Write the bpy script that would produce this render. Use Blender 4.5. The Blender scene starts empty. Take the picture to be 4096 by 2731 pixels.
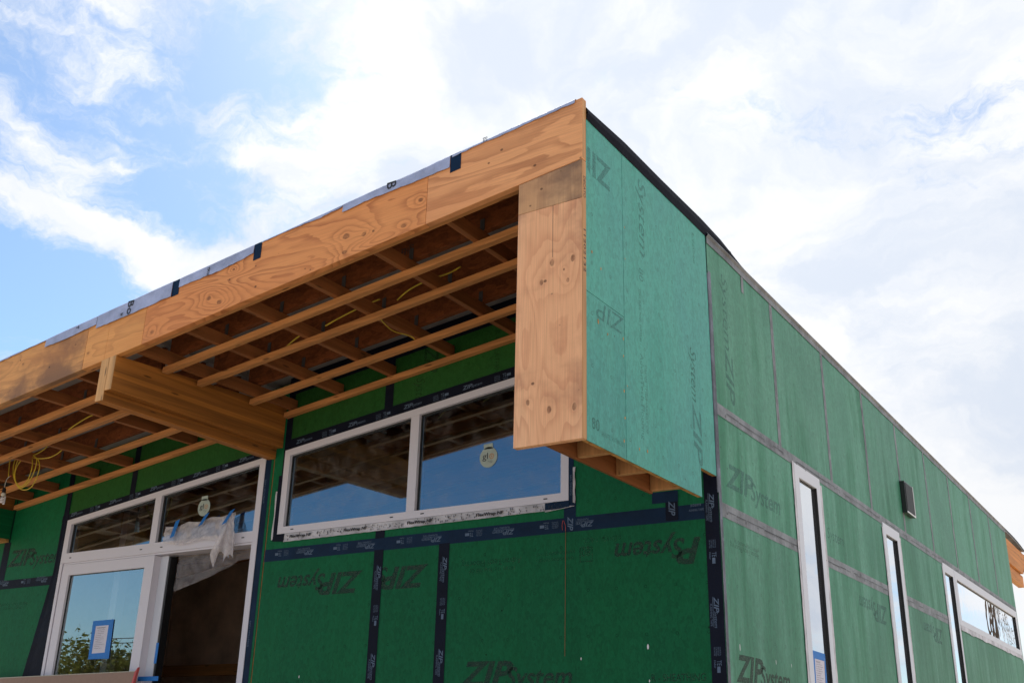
import bpy, math, random
from mathutils import Vector, Matrix, noise as mnoise
random.seed(7)
# ---------------------------------------------------------------- camera
scene = bpy.context.scene
SUN_EL, SUN_AZ = math.radians(46), math.radians(-36)      # azimuth from +Y towards +X
EXPOSURE = 0.92
cam_d = bpy.data.cameras.new("camera"); cam = bpy.data.objects.new("camera", cam_d)
scene.collection.objects.link(cam); scene.camera = cam
cam_d.sensor_width = 36.0; cam_d.lens = 4195.93/4096*36; cam_d.clip_start = 0.05; cam_d.clip_end = 3000
Rv = Vector((0.83925558, 0.54328181, 0.02224732)); Uv = Vector((0.17871835, -0.31426219, 0.93236207)); Fv = Vector((-0.51352685, 0.77851407, 0.36084072))
m = Matrix.Identity(4)
for i in range(3):
    m[i][0] = Rv[i]; m[i][1] = Uv[i]; m[i][2] = -Fv[i]
m.translation = Vector((2.43374635, -4.34146821, 1.50296263)); cam.matrix_world = m
scene.render.resolution_x = 1024; scene.render.resolution_y = 682
# ---------------------------------------------------------------- exposure
scene.view_settings.view_transform = 'Standard'; scene.view_settings.look = 'None'
scene.view_settings.gamma = 1.0; scene.view_settings.exposure = EXPOSURE
scene.render.engine = 'CYCLES'; scene.cycles.max_bounces = 8; scene.cycles.transparent_max_bounces = 12

# ---------------------------------------------------------------- node helper
class NT:
    def __init__(s, tree): s.t = tree; s.n = tree.nodes; s.l = tree.links
    def add(s, typ, ins=None, **kw):
        n = s.n.new(typ)
        for k, v in kw.items(): setattr(n, k, v)
        for k, v in (ins or {}).items(): s.set(n.inputs[k], v)
        return n
    def set(s, sock, v):
        if isinstance(v, bpy.types.NodeSocket): s.l.new(v, sock)
        elif isinstance(v, (tuple, list)) and sock.type == 'RGBA' and len(v) == 3: sock.default_value = (*v, 1)
        else: sock.default_value = v
    def math(s, op, a, b=0.0, c=0.0, clamp=False):
        n = s.add('ShaderNodeMath', {0: a, 1: b, 2: c}, operation=op); n.use_clamp = clamp; return n.outputs[0]
    def vm(s, op, a, b=None):
        n = s.add('ShaderNodeVectorMath', {0: a}, operation=op)
        if b is not None: s.set(n.inputs[1], b)
        return n.outputs['Value'] if op in ('LENGTH', 'DISTANCE', 'DOT_PRODUCT') else n.outputs[0]
    def map(s, v, scale=(1, 1, 1), loc=(0, 0, 0), rot=(0, 0, 0), typ='POINT'):
        return s.add('ShaderNodeMapping', {'Vector': v, 'Location': loc, 'Rotation': rot, 'Scale': scale}, vector_type=typ).outputs[0]
    def noise(s, v, scale, detail=3.0, rough=.5, dist=0.0):
        return s.add('ShaderNodeTexNoise', {'Vector': v, 'Scale': scale, 'Detail': detail, 'Roughness': rough, 'Distortion': dist}).outputs[0]
    def ss(s, v, a, b, c=0.0, d=1.0):
        n = s.add('ShaderNodeMapRange', {0: v, 1: a, 2: b, 3: c, 4: d}, interpolation_type='SMOOTHSTEP'); return n.outputs[0]
    def mr(s, v, a, b, c=0.0, d=1.0):
        return s.add('ShaderNodeMapRange', {0: v, 1: a, 2: b, 3: c, 4: d}).outputs[0]
    def mix(s, f, a, b, blend='MIX'):
        n = s.add('ShaderNodeMix', data_type='RGBA', blend_type=blend)
        s.set(n.inputs[0], f); s.set(n.inputs[6], a); s.set(n.inputs[7], b); return n.outputs[2]

# ---------------------------------------------------------------- world: sky texture with procedural clouds (by azimuth / elevation)
world = bpy.data.worlds.new("World"); scene.world = world; world.use_nodes = True
w = NT(world.node_tree); w.n.clear()
sky = w.add('ShaderNodeTexSky', sky_type='NISHITA'); sky.sun_disc = False
sky.sun_elevation = SUN_EL; sky.sun_rotation = SUN_AZ; sky.altitude = 300; sky.air_density = 1.0; sky.dust_density = 0.6; sky.ozone_density = 1.6
tc = w.add('ShaderNodeTexCoord').outputs['Generated']
sep = w.add('ShaderNodeSeparateXYZ', {0: tc})
az = w.math('ARCTAN2', sep.outputs[0], sep.outputs[1]); el = w.math('ARCSINE', sep.outputs[2])
P = w.add('ShaderNodeCombineXYZ', {0: w.math('MULTIPLY', az, .82), 1: el, 2: 0.0}).outputs[0]
warp = w.add('ShaderNodeTexNoise', {'Vector': w.map(tc, (1, 1, 1)), 'Scale': 5.0, 'Detail': 6.0, 'Roughness': .6})
wv = w.vm('SUBTRACT', warp.outputs['Color'], (.5, .5, .5))
wv = w.add('ShaderNodeVectorMath', {0: wv, 3: .16}, operation='SCALE').outputs[0]
Pw = w.vm('ADD', P, wv)
BL = [(-0.6682,0.631,0.115,0.0855,0.0,0.36),(-0.5143,0.6613,0.1743,0.054,0.0,0.24),(-0.444,0.5259,0.1743,0.0291,-0.384,0.4),(-0.1833,0.419,0.1743,0.0457,-0.436,0.4),
(-0.2742,0.3217,0.2159,0.0913,-0.698,0.4),(-0.1497,0.2459,0.1328,0.1328,0.0,0.3),(-0.7034,0.5217,0.0955,0.0457,-0.349,0.2),(-0.7749,0.4505,0.137,0.0374,0.384,0.22),(-0.86,0.56,0.05,0.10,0.5,-0.12),(-0.80,0.51,0.03,0.012,-0.3,0.3),
(-1.0503,0.439,0.0913,0.0187,-0.244,0.5),(-0.9533,0.4325,0.0955,0.0208,-0.244,0.45),(-1.0764,0.5053,0.054,0.0174,-0.663,0.5),(-1.0238,0.5026,0.0249,0.0166,-1.047,0.3),
(-0.9944,0.6248,0.0706,0.0228,0.087,0.4),(-1.0787,0.5833,0.0498,0.0166,0.0,0.2),(-1.0209,0.5869,0.0249,0.0208,0.0,0.2),(-0.8895,0.54,0.0664,0.0187,-0.524,0.22),
(-0.8135,0.513,0.0311,0.0091,-0.175,0.45),(-0.8869,0.5521,0.0166,0.0145,0.0,0.25),(-0.1977,0.6206,0.1868,0.0623,0.0,0.22),(-0.273,0.5517,0.3528,0.2906,0.0,0.34),
(-0.9076,0.5951,0.0498,0.0581,0.524,-0.34),(-1.0274,0.355,0.1079,0.0340,-0.175,-0.5),(-0.9289,0.4862,0.0996,0.0187,0.175,-0.12),(-0.3844,0.5958,0.0789,0.0174,-0.349,-0.32),
(-0.1566,0.523,0.0913,0.0498,0.349,-0.32),(-0.2799,0.572,0.0623,0.0249,0.0,-0.12),(-0.6957,0.6059,0.0291,0.0187,0.0,-0.25),(-0.6012,0.5671,0.0374,0.0166,0.0,-0.2),(-0.7908,0.5929,0.0249,0.0208,0.0,-0.3),
(0.45,0.25,0.7,0.5,0.0,0.4),(1.5,0.55,0.8,0.6,0.0,0.6),(2.45,0.6,0.7,0.6,0.0,0.6),(-2.3,1.15,1.0,0.35,0.0,0.7),(-0.1,0.5,0.28,0.30,0.0,0.16)]  # includes wide unseen clouds beside, behind and overhead, added as fill light
dens = None
for (a, e, sx, sy, rt, wt) in BL:
    q = w.map(Pw, (sx*1.25, sy*1.25, 1), (a*.82, e, 0), (0, 0, rt), 'TEXTURE')
    g = w.math('MULTIPLY', w.math('EXPONENT', w.math('MULTIPLY', w.vm('DOT_PRODUCT', q, q), -1.0)), wt)
    dens = g if dens is None else w.math('ADD', dens, g)
n1 = w.noise(w.map(Pw, (1, 2.0, 1), rot=(0, 0, .3)), 9.0, 10.0, .62, .4)
n2 = w.noise(w.map(Pw, (1, 1.5, 1), rot=(0, 0, -.2)), 3.2, 6.0, .55, .2)
n3 = w.noise(w.map(Pw, (1, 1.8, 1), rot=(0, 0, .35)), 24.0, 8.0, .68, .6)
dens = w.math('ADD', dens, w.math('ADD', w.mr(n1, .25, .75, -.34, .34), w.mr(n2, .3, .7, -.17, .17)))
dens = w.math('SUBTRACT', w.math('ADD', dens, w.mr(n3, .35, .68, -.10, .20)), .14)
mask = w.ss(dens, -.04, .66)
cshade = w.ss(w.noise(w.map(Pw, (1, 1.6, 1), rot=(0, 0, .5)), 4.2, 7.0, .58, .5), .38, .60)
ccol = w.mix(cshade, (.405, .44, .50), (.53, .535, .545))
bright = w.ss(w.vm('DOT_PRODUCT', tc, (-.43, .60, .68)), .72, 1.0, 0.95, 1.06)     # clouds shine more near the sun
ccol = w.mix(1.0, ccol, w.add('ShaderNodeCombineColor', {0: bright, 1: bright, 2: bright}).outputs[0], 'MULTIPLY')
skyc = w.mix(1.0, sky.outputs[0], (.066, .077, .083), 'MULTIPLY')
skyc = w.mix(1.0, skyc, (1, 1, 1), 'MULTIPLY')
col = w.mix(mask, skyc, ccol)
below = w.ss(sep.outputs[2], -.02, .0)
col = w.mix(below, (.20, .18, .15), col)
bg = w.add('ShaderNodeBackground', {0: col, 1: 1.0})
out = w.add('ShaderNodeOutputWorld', {0: bg.outputs[0]})
# ---------------------------------------------------------------- sun
sd = bpy.data.lights.new("sun", 'SUN'); sd.energy = 4.6; sd.angle = math.radians(.6); sd.color = (1, .95, .86)
so = bpy.data.objects.new("sun", sd); scene.collection.objects.link(so)
sdir = Vector((math.sin(SUN_AZ)*math.cos(SUN_EL), math.cos(SUN_AZ)*math.cos(SUN_EL), math.sin(SUN_EL)))
so.rotation_euler = sdir.to_track_quat('Z', 'Y').to_euler(); so.location = sdir*50

# ---------------------------------------------------------------- materials
def new_mat(name):
    mt = bpy.data.materials.new(name); mt.use_nodes = True; t = NT(mt.node_tree); t.n.clear()
    o = t.add('ShaderNodeOutputMaterial'); return mt, t, o
def bsdf(t, o, col, rough=.6, bump=None, bstr=.3, bdist=.002, metal=0.0, spec=.5):
    b = t.add('ShaderNodeBsdfPrincipled', {'Base Color': col, 'Roughness': rough, 'Metallic': metal, 'Specular IOR Level': spec})
    if bump is not None:
        bn = t.add('ShaderNodeBump', {'Height': bump, 'Strength': bstr, 'Distance': bdist}); t.l.new(bn.outputs[0], b.inputs['Normal'])
    t.l.new(b.outputs[0], o.inputs[0]); return b
def plain(name, col, rough=.6, nz=.15, scale=20, metal=0.0, spec=.5):
    mt, t, o = new_mat(name); c = t.add('ShaderNodeTexCoord').outputs['Object']
    n = t.noise(c, scale, 5, .6); k = t.mr(n, .3, .7, 1-nz, 1+nz)
    cc = t.mix(1.0, col, t.add('ShaderNodeCombineColor', {0: k, 1: k, 2: k}).outputs[0], 'MULTIPLY')
    bsdf(t, o, cc, rough, n, .15, .002, metal, spec); return mt
def grey(t, v): return t.add('ShaderNodeCombineColor', {0: v, 1: v, 2: v}).outputs[0]

def plywood(name, light, dark, axis='X', knots=(), rings=9.0, stain=.35, ringdark=.75, seed=0.0, fuzz=1.0):
    """rotary cut veneer: contour lines of a stretched height field, rings round the knots, faint fibre"""
    mt, t, o = new_mat(name); c = t.add('ShaderNodeTexCoord').outputs['Object']
    sc = {'X': (.55, 1.0, 3.2), 'Z': (3.2, 1.0, .5), 'Y': (2.5, .6, 2.5)}[axis]
    fb = {'X': (3, 40, 150), 'Z': (150, 40, 3), 'Y': (130, 3, 130)}[axis]
    cs = t.map(c, sc, (seed, seed*.7, 0))
    wob = t.noise(t.map(c, tuple(x*2.2 for x in sc)), 3.0, 3, .5)
    h = t.math('ADD', t.noise(cs, 1.1, 2.5, .5, .9), t.math('MULTIPLY', wob, .07))
    core = None
    for (a, b, r) in knots:
        off = (a, 0, b)
        d = t.vm('SUBTRACT', c, off); d = t.vm('MULTIPLY', d, {'X': (.8, 0, 1.15), 'Z': (1.2, 0, .8), 'Y': (1, 0, 1)}[axis])
        d = t.vm('ADD', d, t.vm('MULTIPLY', t.vm('SUBTRACT', t.add('ShaderNodeTexNoise', {'Vector': c, 'Scale': 14.0, 'Detail': 2.0}).outputs['Color'], (.5, .5, .5)), (r*.5, 0, r*.5)))
        L = t.vm('LENGTH', d)
        g = t.math('EXPONENT', t.math('MULTIPLY', L, -1.0/(r*2.6)))
        h = t.math('ADD', h, t.math('MULTIPLY', g, .30))
        k = t.ss(L, r*.42, r*.62, 1, 0)
        core = k if core is None else t.math('MAXIMUM', core, k)
    f = t.math('FRACT', t.math('MULTIPLY', h, rings))
    line = t.math('MULTIPLY', t.ss(f, .35, .93), t.ss(f, .93, 1.0, 1, 0))
    amp = t.mr(t.noise(cs, 3.0, 2), .3, .7, .35, 1.0)
    line = t.math('MULTIPLY', t.math('MULTIPLY', line, amp), ringdark)
    fib = t.noise(t.map(c, fb), 1.0, 4, .6)
    col_ = t.mix(line, light, dark)
    col_ = t.mix(1.0, col_, grey(t, t.mr(fib, .3, .7, 1-.13*fuzz, 1+.13*fuzz)), 'MULTIPLY')
    big = t.noise(t.map(c, (1.3, 1, 1.8), (3+seed, 0, 0)), 1.2, 5, .6)
    lo_ = .52 if stain < .6 else .44
    col_ = t.mix(t.ss(big, lo_, lo_+.2, 0, stain), col_, tuple(x*.55+.03 for x in dark))
    tone = t.noise(t.map(c, sc, (9+seed, 0, 0)), .9, 2)
    col_ = t.mix(t.ss(tone, .4, .65, 0, .35), col_, tuple(x*y for x, y in zip(light, (.88, .72, .62))))
    pin = t.add('ShaderNodeTexVoronoi', {'Vector': t.map(c, (7, 1, 9)), 'Scale': 1.0}).outputs['Distance']
    col_ = t.mix(t.ss(pin, .05, .09, .75, 0), col_, (.06, .03, .015))
    if core is not None: col_ = t.mix(t.math('MULTIPLY', core, t.mr(t.noise(c, 40, 2), .3, .7, .35, .85)), col_, (.14, .055, .025))
    bsdf(t, o, col_, .62, t.math('ADD', fib, t.math('MULTIPLY', line, -.6)), .25, .0015, spec=.3); return mt

def lumber(name, base, axis, contrast=.35, lam=None, rough=.6):
    mt, t, o = new_mat(name); c = t.add('ShaderNodeTexCoord').outputs['Object']
    fb = {'X': (1.6, 60, 60), 'Y': (60, 1.6, 60), 'Z': (60, 60, 1.6)}[axis]
    md = {'X': (.7, 14, 14), 'Y': (14, .7, 14), 'Z': (14, 14, .7)}[axis]
    f1 = t.noise(t.map(c, fb), 1.0, 4, .6); f2 = t.noise(t.map(c, md), 1.0, 3, .5, .5)
    k = t.math('ADD', t.mr(f1, .3, .7, -.5*contrast, .5*contrast), t.mr(f2, .3, .7, 1-contrast, 1+contrast*.5))
    cc = t.mix(1.0, base, grey(t, k), 'MULTIPLY')
    pc = {'X': (3, 15, 15), 'Y': (15, 3, 15), 'Z': (15, 15, 3)}[axis]
    v = t.add('ShaderNodeTexVoronoi', {'Vector': t.map(c, pc), 'Scale': 1.0}).outputs['Distance']
    cc = t.mix(t.ss(v, .07, .15, .8, 0), cc, tuple(x*.22 for x in base))
    if lam:                                     # glued laminations: each layer its own tone
        s_ = t.add('ShaderNodeSeparateXYZ', {0: c}); q = t.math('DIVIDE', t.math('ADD', s_.outputs[2], 10.0), lam)
        fl = t.math('FLOOR', q); fr = t.math('FRACT', q)
        wn = t.add('ShaderNodeTexWhiteNoise', {'W': fl}, noise_dimensions='1D').outputs[0]
        cc = t.mix(1.0, cc, t.mix(wn, (.72, .66, .58), (1.2, 1.12, .85)), 'MULTIPLY')
        cc = t.mix(t.ss(t.math('ABSOLUTE', t.math('SUBTRACT', fr, .5)), .47, .495, 0, .55), cc, tuple(x*.3 for x in base))
    bsdf(t, o, cc, rough, f1, .3, .001, spec=.3); return mt

def osb(name, base):
    mt, t, o = new_mat(name); c = t.add('ShaderNodeTexCoord').outputs['Object']
    wv_ = t.vm('ADD', c, t.vm('MULTIPLY', t.add('ShaderNodeTexNoise', {'Vector': c, 'Scale': 9.0}).outputs['Color'], (.05, .05, .05)))
    v1 = t.add('ShaderNodeTexVoronoi', {'Vector': t.map(wv_, (16, 16, 38)), 'Scale': 1.0})
    n = t.noise(t.map(c, (40, 40, 80)), 1, 4, .6)
    k = t.math('ADD', t.mr(t.add('ShaderNodeSeparateColor', {0: v1.outputs['Color']}).outputs[0], 0, 1, .65, 1.15), t.mr(n, .3, .7, -.2, .2))
    cc = t.mix(1.0, base, grey(t, k), 'MULTIPLY')
    bsdf(t, o, cc, .7, n, .3, .002, spec=.2); return mt

def sheathing(name, base, weather, streak, side=False, seed=0.0, teal=(0, 0, 0), rough=.5):
    """green coated OSB sheathing: strand relief under the paper, run-off streaks, fastener marks"""
    mt, t, o = new_mat(name); c = t.add('ShaderNodeTexCoord').outputs['Object']
    s_ = t.add('ShaderNodeSeparateXYZ', {0: c}); a = s_.outputs[1] if side else s_.outputs[0]; z = s_.outputs[2]
    pv = t.add('ShaderNodeCombineXYZ', {0: a, 1: seed, 2: z}).outputs[0]
    rnd = t.add('ShaderNodeObjectInfo').outputs['Random']
    chip = t.add('ShaderNodeTexVoronoi', {'Vector': t.map(t.vm('ADD', pv, t.vm('MULTIPLY', t.add('ShaderNodeTexNoise', {'Vector': pv, 'Scale': 30.0}).outputs['Color'], (.03, 0, .03))), (55, 1, 28)), 'Scale': 1.0})
    fine = t.noise(t.map(pv, (1.4, 1, .8)), 60, 4, .7)
    strk = t.noise(t.map(pv, (4.6, 1, .42), (seed, 0, 0)), 1.0, 7, .68, .0)
    strk2 = t.noise(t.map(pv, (26, 1, .8), (seed, 0, 0)), 1.0, 4, .6)
    blot = t.noise(t.map(pv, (1.2, 1, .8), (seed*2, 0, 0)), 1.3, 4, .55)
    sk = t.math('ADD', t.math('MULTIPLY', strk, .84), t.math('MULTIPLY', strk2, .16))
    colr = t.mix(t.ss(sk, .40, .62, 0, streak), base, weather)
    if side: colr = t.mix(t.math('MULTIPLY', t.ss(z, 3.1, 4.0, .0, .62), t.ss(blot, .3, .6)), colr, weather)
    colr = t.mix(t.ss(blot, .35, .7, 0, .55), colr, tuple(x*(1+y) for x, y in zip(base, (.25, -.08, .1))))
    colr = t.mix(t.ss(strk, .34, .44, streak*.45, 0), colr, tuple(x*.55 for x in base))
    sc = t.add('ShaderNodeSeparateColor', {0: chip.outputs['Color']}).outputs[0]
    k = t.math('ADD', t.mr(sc, 0, 1, .89, 1.11), t.mr(fine, .3, .7, -.15, .15))
    k = t.math('ADD', k, t.mr(rnd, 0, 1, -.07, .07))
    colr = t.mix(1.0, colr, grey(t, k), 'MULTIPLY')
    # printed nailing marks: small circles at 30 cm x 20 cm
    cell = t.add('ShaderNodeVectorMath', {0: t.vm('MULTIPLY', pv, (1/.205, 0, 1/.29))}, operation='FRACTION').outputs[0]
    dd = t.vm('MULTIPLY', t.vm('SUBTRACT', cell, (.5, 0, .5)), (.205, 0, .29)); L = t.vm('LENGTH', dd)
    ring = t.ss(t.math('ABSOLUTE', t.math('SUBTRACT', L, .0085)), .0014, .0034, .8, 0)
    colr = t.mix(t.math('MULTIPLY', ring, t.ss(fine, .35, .6)), colr, tuple(x*.3 for x in base))
    # scattered nail heads and scuffs
    nv = t.add('ShaderNodeTexVoronoi', {'Vector': t.map(pv, (5.3, 1, 5.3), (seed, 0, 0)), 'Scale': 1.0}).outputs['Distance']
    colr = t.mix(t.ss(nv, .022, .042, .85, 0), colr, tuple(x*.12 for x in base))
    bsdf(t, o, colr, rough, t.math('ADD', fine, t.math('MULTIPLY', chip.outputs['Distance'], .8)), .35, .0016, spec=.35 if side else .12)
    return mt

def tape_mat(name, col, wr=.5, rough=.42, spec=.5, var=.25):
    mt, t, o = new_mat(name); c = t.add('ShaderNodeTexCoord').outputs['Object']
    n = t.noise(c, 28, 5, .6, .4); n2 = t.noise(c, 90, 3, .6)
    sm = t.noise(t.map(c, (3, 3, 3)), 2, 4, .6)
    cc = t.mix(1.0, col, grey(t, t.mr(sm, .3, .7, 1-var, 1+var)), 'MULTIPLY')
    bsdf(t, o, cc, rough, t.math('ADD', t.math('MULTIPLY', n, 1.0), t.math('MULTIPLY', n2, .25)), wr, .006, spec=spec); return mt

def ink(name, col, cover=.85, rough=.6, scale=60):
    """printing that has partly worn off: let the board show through where the ink is gone"""
    mt, t, o = new_mat(name); c = t.add('ShaderNodeTexCoord').outputs['Object']
    n = t.noise(t.map(c, (1, 1, 2.2)), scale, 3, .6)
    b = t.add('ShaderNodeBsdfPrincipled', {'Base Color': col, 'Roughness': rough}); tr = t.add('ShaderNodeBsdfTransparent')
    mx = t.add('ShaderNodeMixShader', {0: t.ss(n, .60-cover*.35, .70-cover*.2, cover*.55, cover), 1: tr.outputs[0], 2: b.outputs[0]})
    t.l.new(mx.outputs[0], o.inputs[0]); return mt

def glass(name, refl, tint=(.55, .6, .6), wav=0.0, rtint=(.93, .97, 1.0), dirt=.03, grough=.004):
    mt, t, o = new_mat(name); c = t.add('ShaderNodeTexCoord').outputs['Object']
    fr = t.add('ShaderNodeFresnel', {'IOR': 1.5}).outputs[0]
    f = t.math('ADD', refl, t.math('MULTIPLY', fr, 1.1), clamp=True)
    g = t.add('ShaderNodeBsdfGlossy', {'Color': rtint, 'Roughness': grough})
    bn = t.add('ShaderNodeBump', {'Height': t.noise(c, 1.6 if not wav else 4.5, 1), 'Strength': .02+wav, 'Distance': .02})
    t.l.new(bn.outputs[0], g.inputs['Normal'])
    tr = t.add('ShaderNodeBsdfTransparent', {0: tint})
    mx = t.add('ShaderNodeMixShader', {0: f, 1: tr.outputs[0], 2: g.outputs[0]})
    df = t.add('ShaderNodeBsdfDiffuse', {0: (.5, .47, .46)})
    mx2 = t.add('ShaderNodeMixShader', {0: t.ss(t.noise(t.map(c, (2, 2, 2)), 3, 6, .7), .45, .8, 0, dirt), 1: mx.outputs[0], 2: df.outputs[0]})
    t.l.new(mx2.outputs[0], o.inputs[0]); return mt

M = {}
M['fascia'] = plywood('fascia_veneer', (.72, .31, .115), (.32, .10, .038), 'X', knots=[(-1.695,4.354,.03),(-1.545,4.44,.032),(-1.691,4.464,.042),(-1.23,4.414,.03),(-1.11,4.558,.028),(-2.908,4.305,.034),(-2.80,4.255,.036),(-2.694,4.47,.018),(-3.46,4.165,.024),(-4.342,4.24,.016),(-4.975,4.204,.02),(-.677,4.47,.03)], rings=13, stain=.3, seed=2.0, ringdark=.8)
M['fascia_old'] = plywood('fascia_veneer_weathered', (.66, .33, .12), (.26, .12, .06), 'X', knots=[(-4.98,4.2,.02),(-4.34,4.24,.018)], rings=9, stain=.85, seed=5.0, ringdark=.5)
M['fascia_pale'] = plywood('fascia_veneer_pale', (.76, .37, .17), (.36, .14, .06), 'X', rings=10, stain=.35, seed=8.0, ringdark=.7)
M['fascia_mid'] = plywood('fascia_veneer_scrap', (.72, .34, .115), (.38, .15, .05), 'X', knots=[(-4.165,4.141,.02)], rings=6, stain=.2, seed=12.0, ringdark=.5)
M['post'] = plywood('post_veneer', (.82, .47, .27), (.48, .19, .11), 'Z', knots=[(-.188,3.918,.030),(-.058,3.917,.030),(-.251,3.82,.026),(-.088,3.796,.020),(-.323,3.157,.026),(-.196,3.101,.030),(-.049,3.097,.034),(-.113,3.862,.012)], rings=7, stain=.62, ringdark=.55, seed=1.0, fuzz=1.5)
M['post_cap'] = plywood('post_cap_veneer', (.58, .35, .19), (.27, .14, .08), 'Z', rings=6, stain=.9, ringdark=.4, seed=6.0)
M['wood_x'] = lumber('batten_wood', (.54, .24, .085), 'X', .3)
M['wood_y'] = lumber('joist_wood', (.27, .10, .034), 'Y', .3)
M['wood_z'] = lumber('stud_wood', (.50, .27, .12), 'Z', .3)
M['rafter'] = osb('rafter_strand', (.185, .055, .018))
M['rear'] = lumber('rear_timber', (.56, .22, .05), 'Y', .3)
M['edge'] = osb('board_edge', (.50, .27, .09))
M['glulam'] = lumber('glulam_wood', (.38, .155, .038), 'Y', .35, lam=.042)
M['endgrain'] = lumber('end_grain', (.62, .35, .15), 'Z', .3)
M['deck'] = plain('deck_underside', (.26, .25, .26), .7, .12, 6)
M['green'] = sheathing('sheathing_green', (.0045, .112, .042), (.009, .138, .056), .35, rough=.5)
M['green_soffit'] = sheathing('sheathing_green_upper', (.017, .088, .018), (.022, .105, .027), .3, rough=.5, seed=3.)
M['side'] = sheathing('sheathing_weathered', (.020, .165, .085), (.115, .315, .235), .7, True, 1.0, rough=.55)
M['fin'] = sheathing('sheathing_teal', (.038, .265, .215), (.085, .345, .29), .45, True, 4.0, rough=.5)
M['tape'] = tape_mat('flashing_tape_black', (.005, .007, .018), .35, .55, .12)
M['tape_side'] = tape_mat('flashing_tape_weathered_sheen', (.155, .165, .185), 1.0, .5, var=.5)  # weathered grey; the sky's gloss on black tape is also put into the colour
M['tape_corner'] = tape_mat('flashing_tape_scuffed', (.10, .11, .15), .9, .5, var=.6)
M['tape_dark'] = tape_mat('flashing_tape_navy', (.004, .018, .05), .35, .55, .15)
M['ink'] = ink('panel_ink', (.006, .028, .018), .72)
M['ink_side'] = ink('panel_ink_worn', (.04, .12, .13), .42)
M['ink_faint'] = ink('panel_ink_faint', (.006, .035, .022), .5, scale=90)
M['tape_ink'] = plain('tape_ink', (.085, .13, .21), .6)
M['black_ink'] = plain('black_ink', (.02, .02, .025), .6)
M['orange_ink'] = plain('orange_ink', (.45, .20, .06), .6)
M['frame'] = plain('window_frame', (.64, .62, .70), .45, .05, 200)
M['frame_side'] = plain('window_frame_white', (.60, .62, .70), .45, .05, 200)
M['gasket'] = plain('gasket', (.008, .008, .010), .5)
M['sticker'] = plain('sticker_film', (.36, .42, .38), .5, .08)
M['flex'] = tape_mat('flex_flashing', (.50, .49, .54), .9, .5, var=.35)
M['membrane'] = tape_mat('roof_membrane', (.33, .39, .60), .8, .8, var=.25)
M['roof_black'] = tape_mat('roof_underlay', (.004, .004, .010), .4, .6, .08)
M['metal'] = plain('hanger_steel', (.055, .055, .062), .5, .2, 30)
M['cable'] = plain('cable_yellow', (.55, .40, .03), .45, .1)
M['wire_white'] = plain('wire_white', (.6, .58, .52), .5)
M['wire_red'] = plain('wire_red', (.6, .08, .05), .5)
M['rubber'] = plain('socket_rubber', (.012, .012, .015), .4)
M['cfl'] = plain('lamp_glass', (.74, .72, .76), .25, .03)
M['cfl_base'] = plain('lamp_base', (.55, .53, .47), .4, .03)
M['blue_tape'] = plain('painters_tape', (.012, .17, .55), .6, .12, 60)
M['paper'] = plain('paper_sheet', (.62, .60, .70), .7, .05, 40)
M['drywall'] = plain('drywall_paper', (.30, .20, .155), .8, .06, 30)
M['drywall_edge'] = plain('drywall_edge', (.45, .43, .36), .8, .08)
M['drywall_end'] = plain('drywall_end', (.55, .10, .10), .7, .3, 15)
M['inner'] = plain('interior_wall', (.74, .56, .46), .8, .25, 3)
M['inner_floor'] = plain('interior_floor', (.25, .20, .15), .8, .2, 3)
M['rust'] = plain('raw_edge', (.26, .09, .02), .7, .3, 40)
M['vent_black'] = plain('vent_black', (.010, .011, .012), .35)
M['vent_panel'] = plain('vent_panel', (.004, .005, .006), .6, .1, 12)
M['vent_trim'] = plain('vent_trim', (.7, .7, .74), .4)
M['glass'] = glass('window_glass', .24, (.40, .36, .36), rtint=(.52, .78, .98), dirt=.14, grough=.03)  # diffuse dirt layer paints the milky haze over the reflections
M['glass_door'] = glass('door_glass', .36, (.75, .75, .75), rtint=(.85, .97, 1.0))
M['glass_side'] = glass('side_glass', .55, (.4, .4, .4), rtint=(.95, .97, 1))
M['glass_wavy'] = glass('side_glass_wavy', .55, (.4, .4, .4), .02, rtint=(.95, .97, 1))
def mk_plastic(lo=.45, hi=.72, nm='plastic_film'):
    mt, t, o = new_mat(nm); c = t.add('ShaderNodeTexCoord').outputs['Object']
    n = t.noise(t.map(c, (1.2, 1, 1)), 14, 5, .65, 1.2)
    d = t.add('ShaderNodeBsdfPrincipled', {'Base Color': (.66, .62, .66, 1), 'Roughness': .35}); tr = t.add('ShaderNodeBsdfTransparent')
    bn = t.add('ShaderNodeBump', {'Height': n, 'Strength': .5, 'Distance': .008}); t.l.new(bn.outputs[0], d.inputs['Normal'])
    mx = t.add('ShaderNodeMixShader', {0: t.ss(n, .3, .7, lo, hi), 1: tr.outputs[0], 2: d.outputs[0]}); t.l.new(mx.outputs[0], o.inputs[0]); return mt
M['plastic'] = mk_plastic(); M['plastic_thin'] = mk_plastic(.12, .3, 'plastic_film_thin')
def mk_leaf(name, c1, c2):
    mt, t, o = new_mat(name); rnd = t.add('ShaderNodeNewGeometry').outputs['Random Per Island']
    cc = t.mix(rnd, c1, c2)
    d = t.add('ShaderNodeBsdfDiffuse', {0: cc}); tl = t.add('ShaderNodeBsdfTranslucent', {0: cc})
    mx = t.add('ShaderNodeMixShader', {0: .3, 1: d.outputs[0], 2: tl.outputs[0]}); t.l.new(mx.outputs[0], o.inputs[0]); return mt
M['leaf'] = mk_leaf('foliage', (.07, .09, .02), (.17, .16, .045)); M['leaf2'] = mk_leaf('foliage_dark', (.03, .05, .02), (.09, .10, .03))
M['bark'] = lumber('bark', (.10, .07, .05), 'Z', .4)
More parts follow.
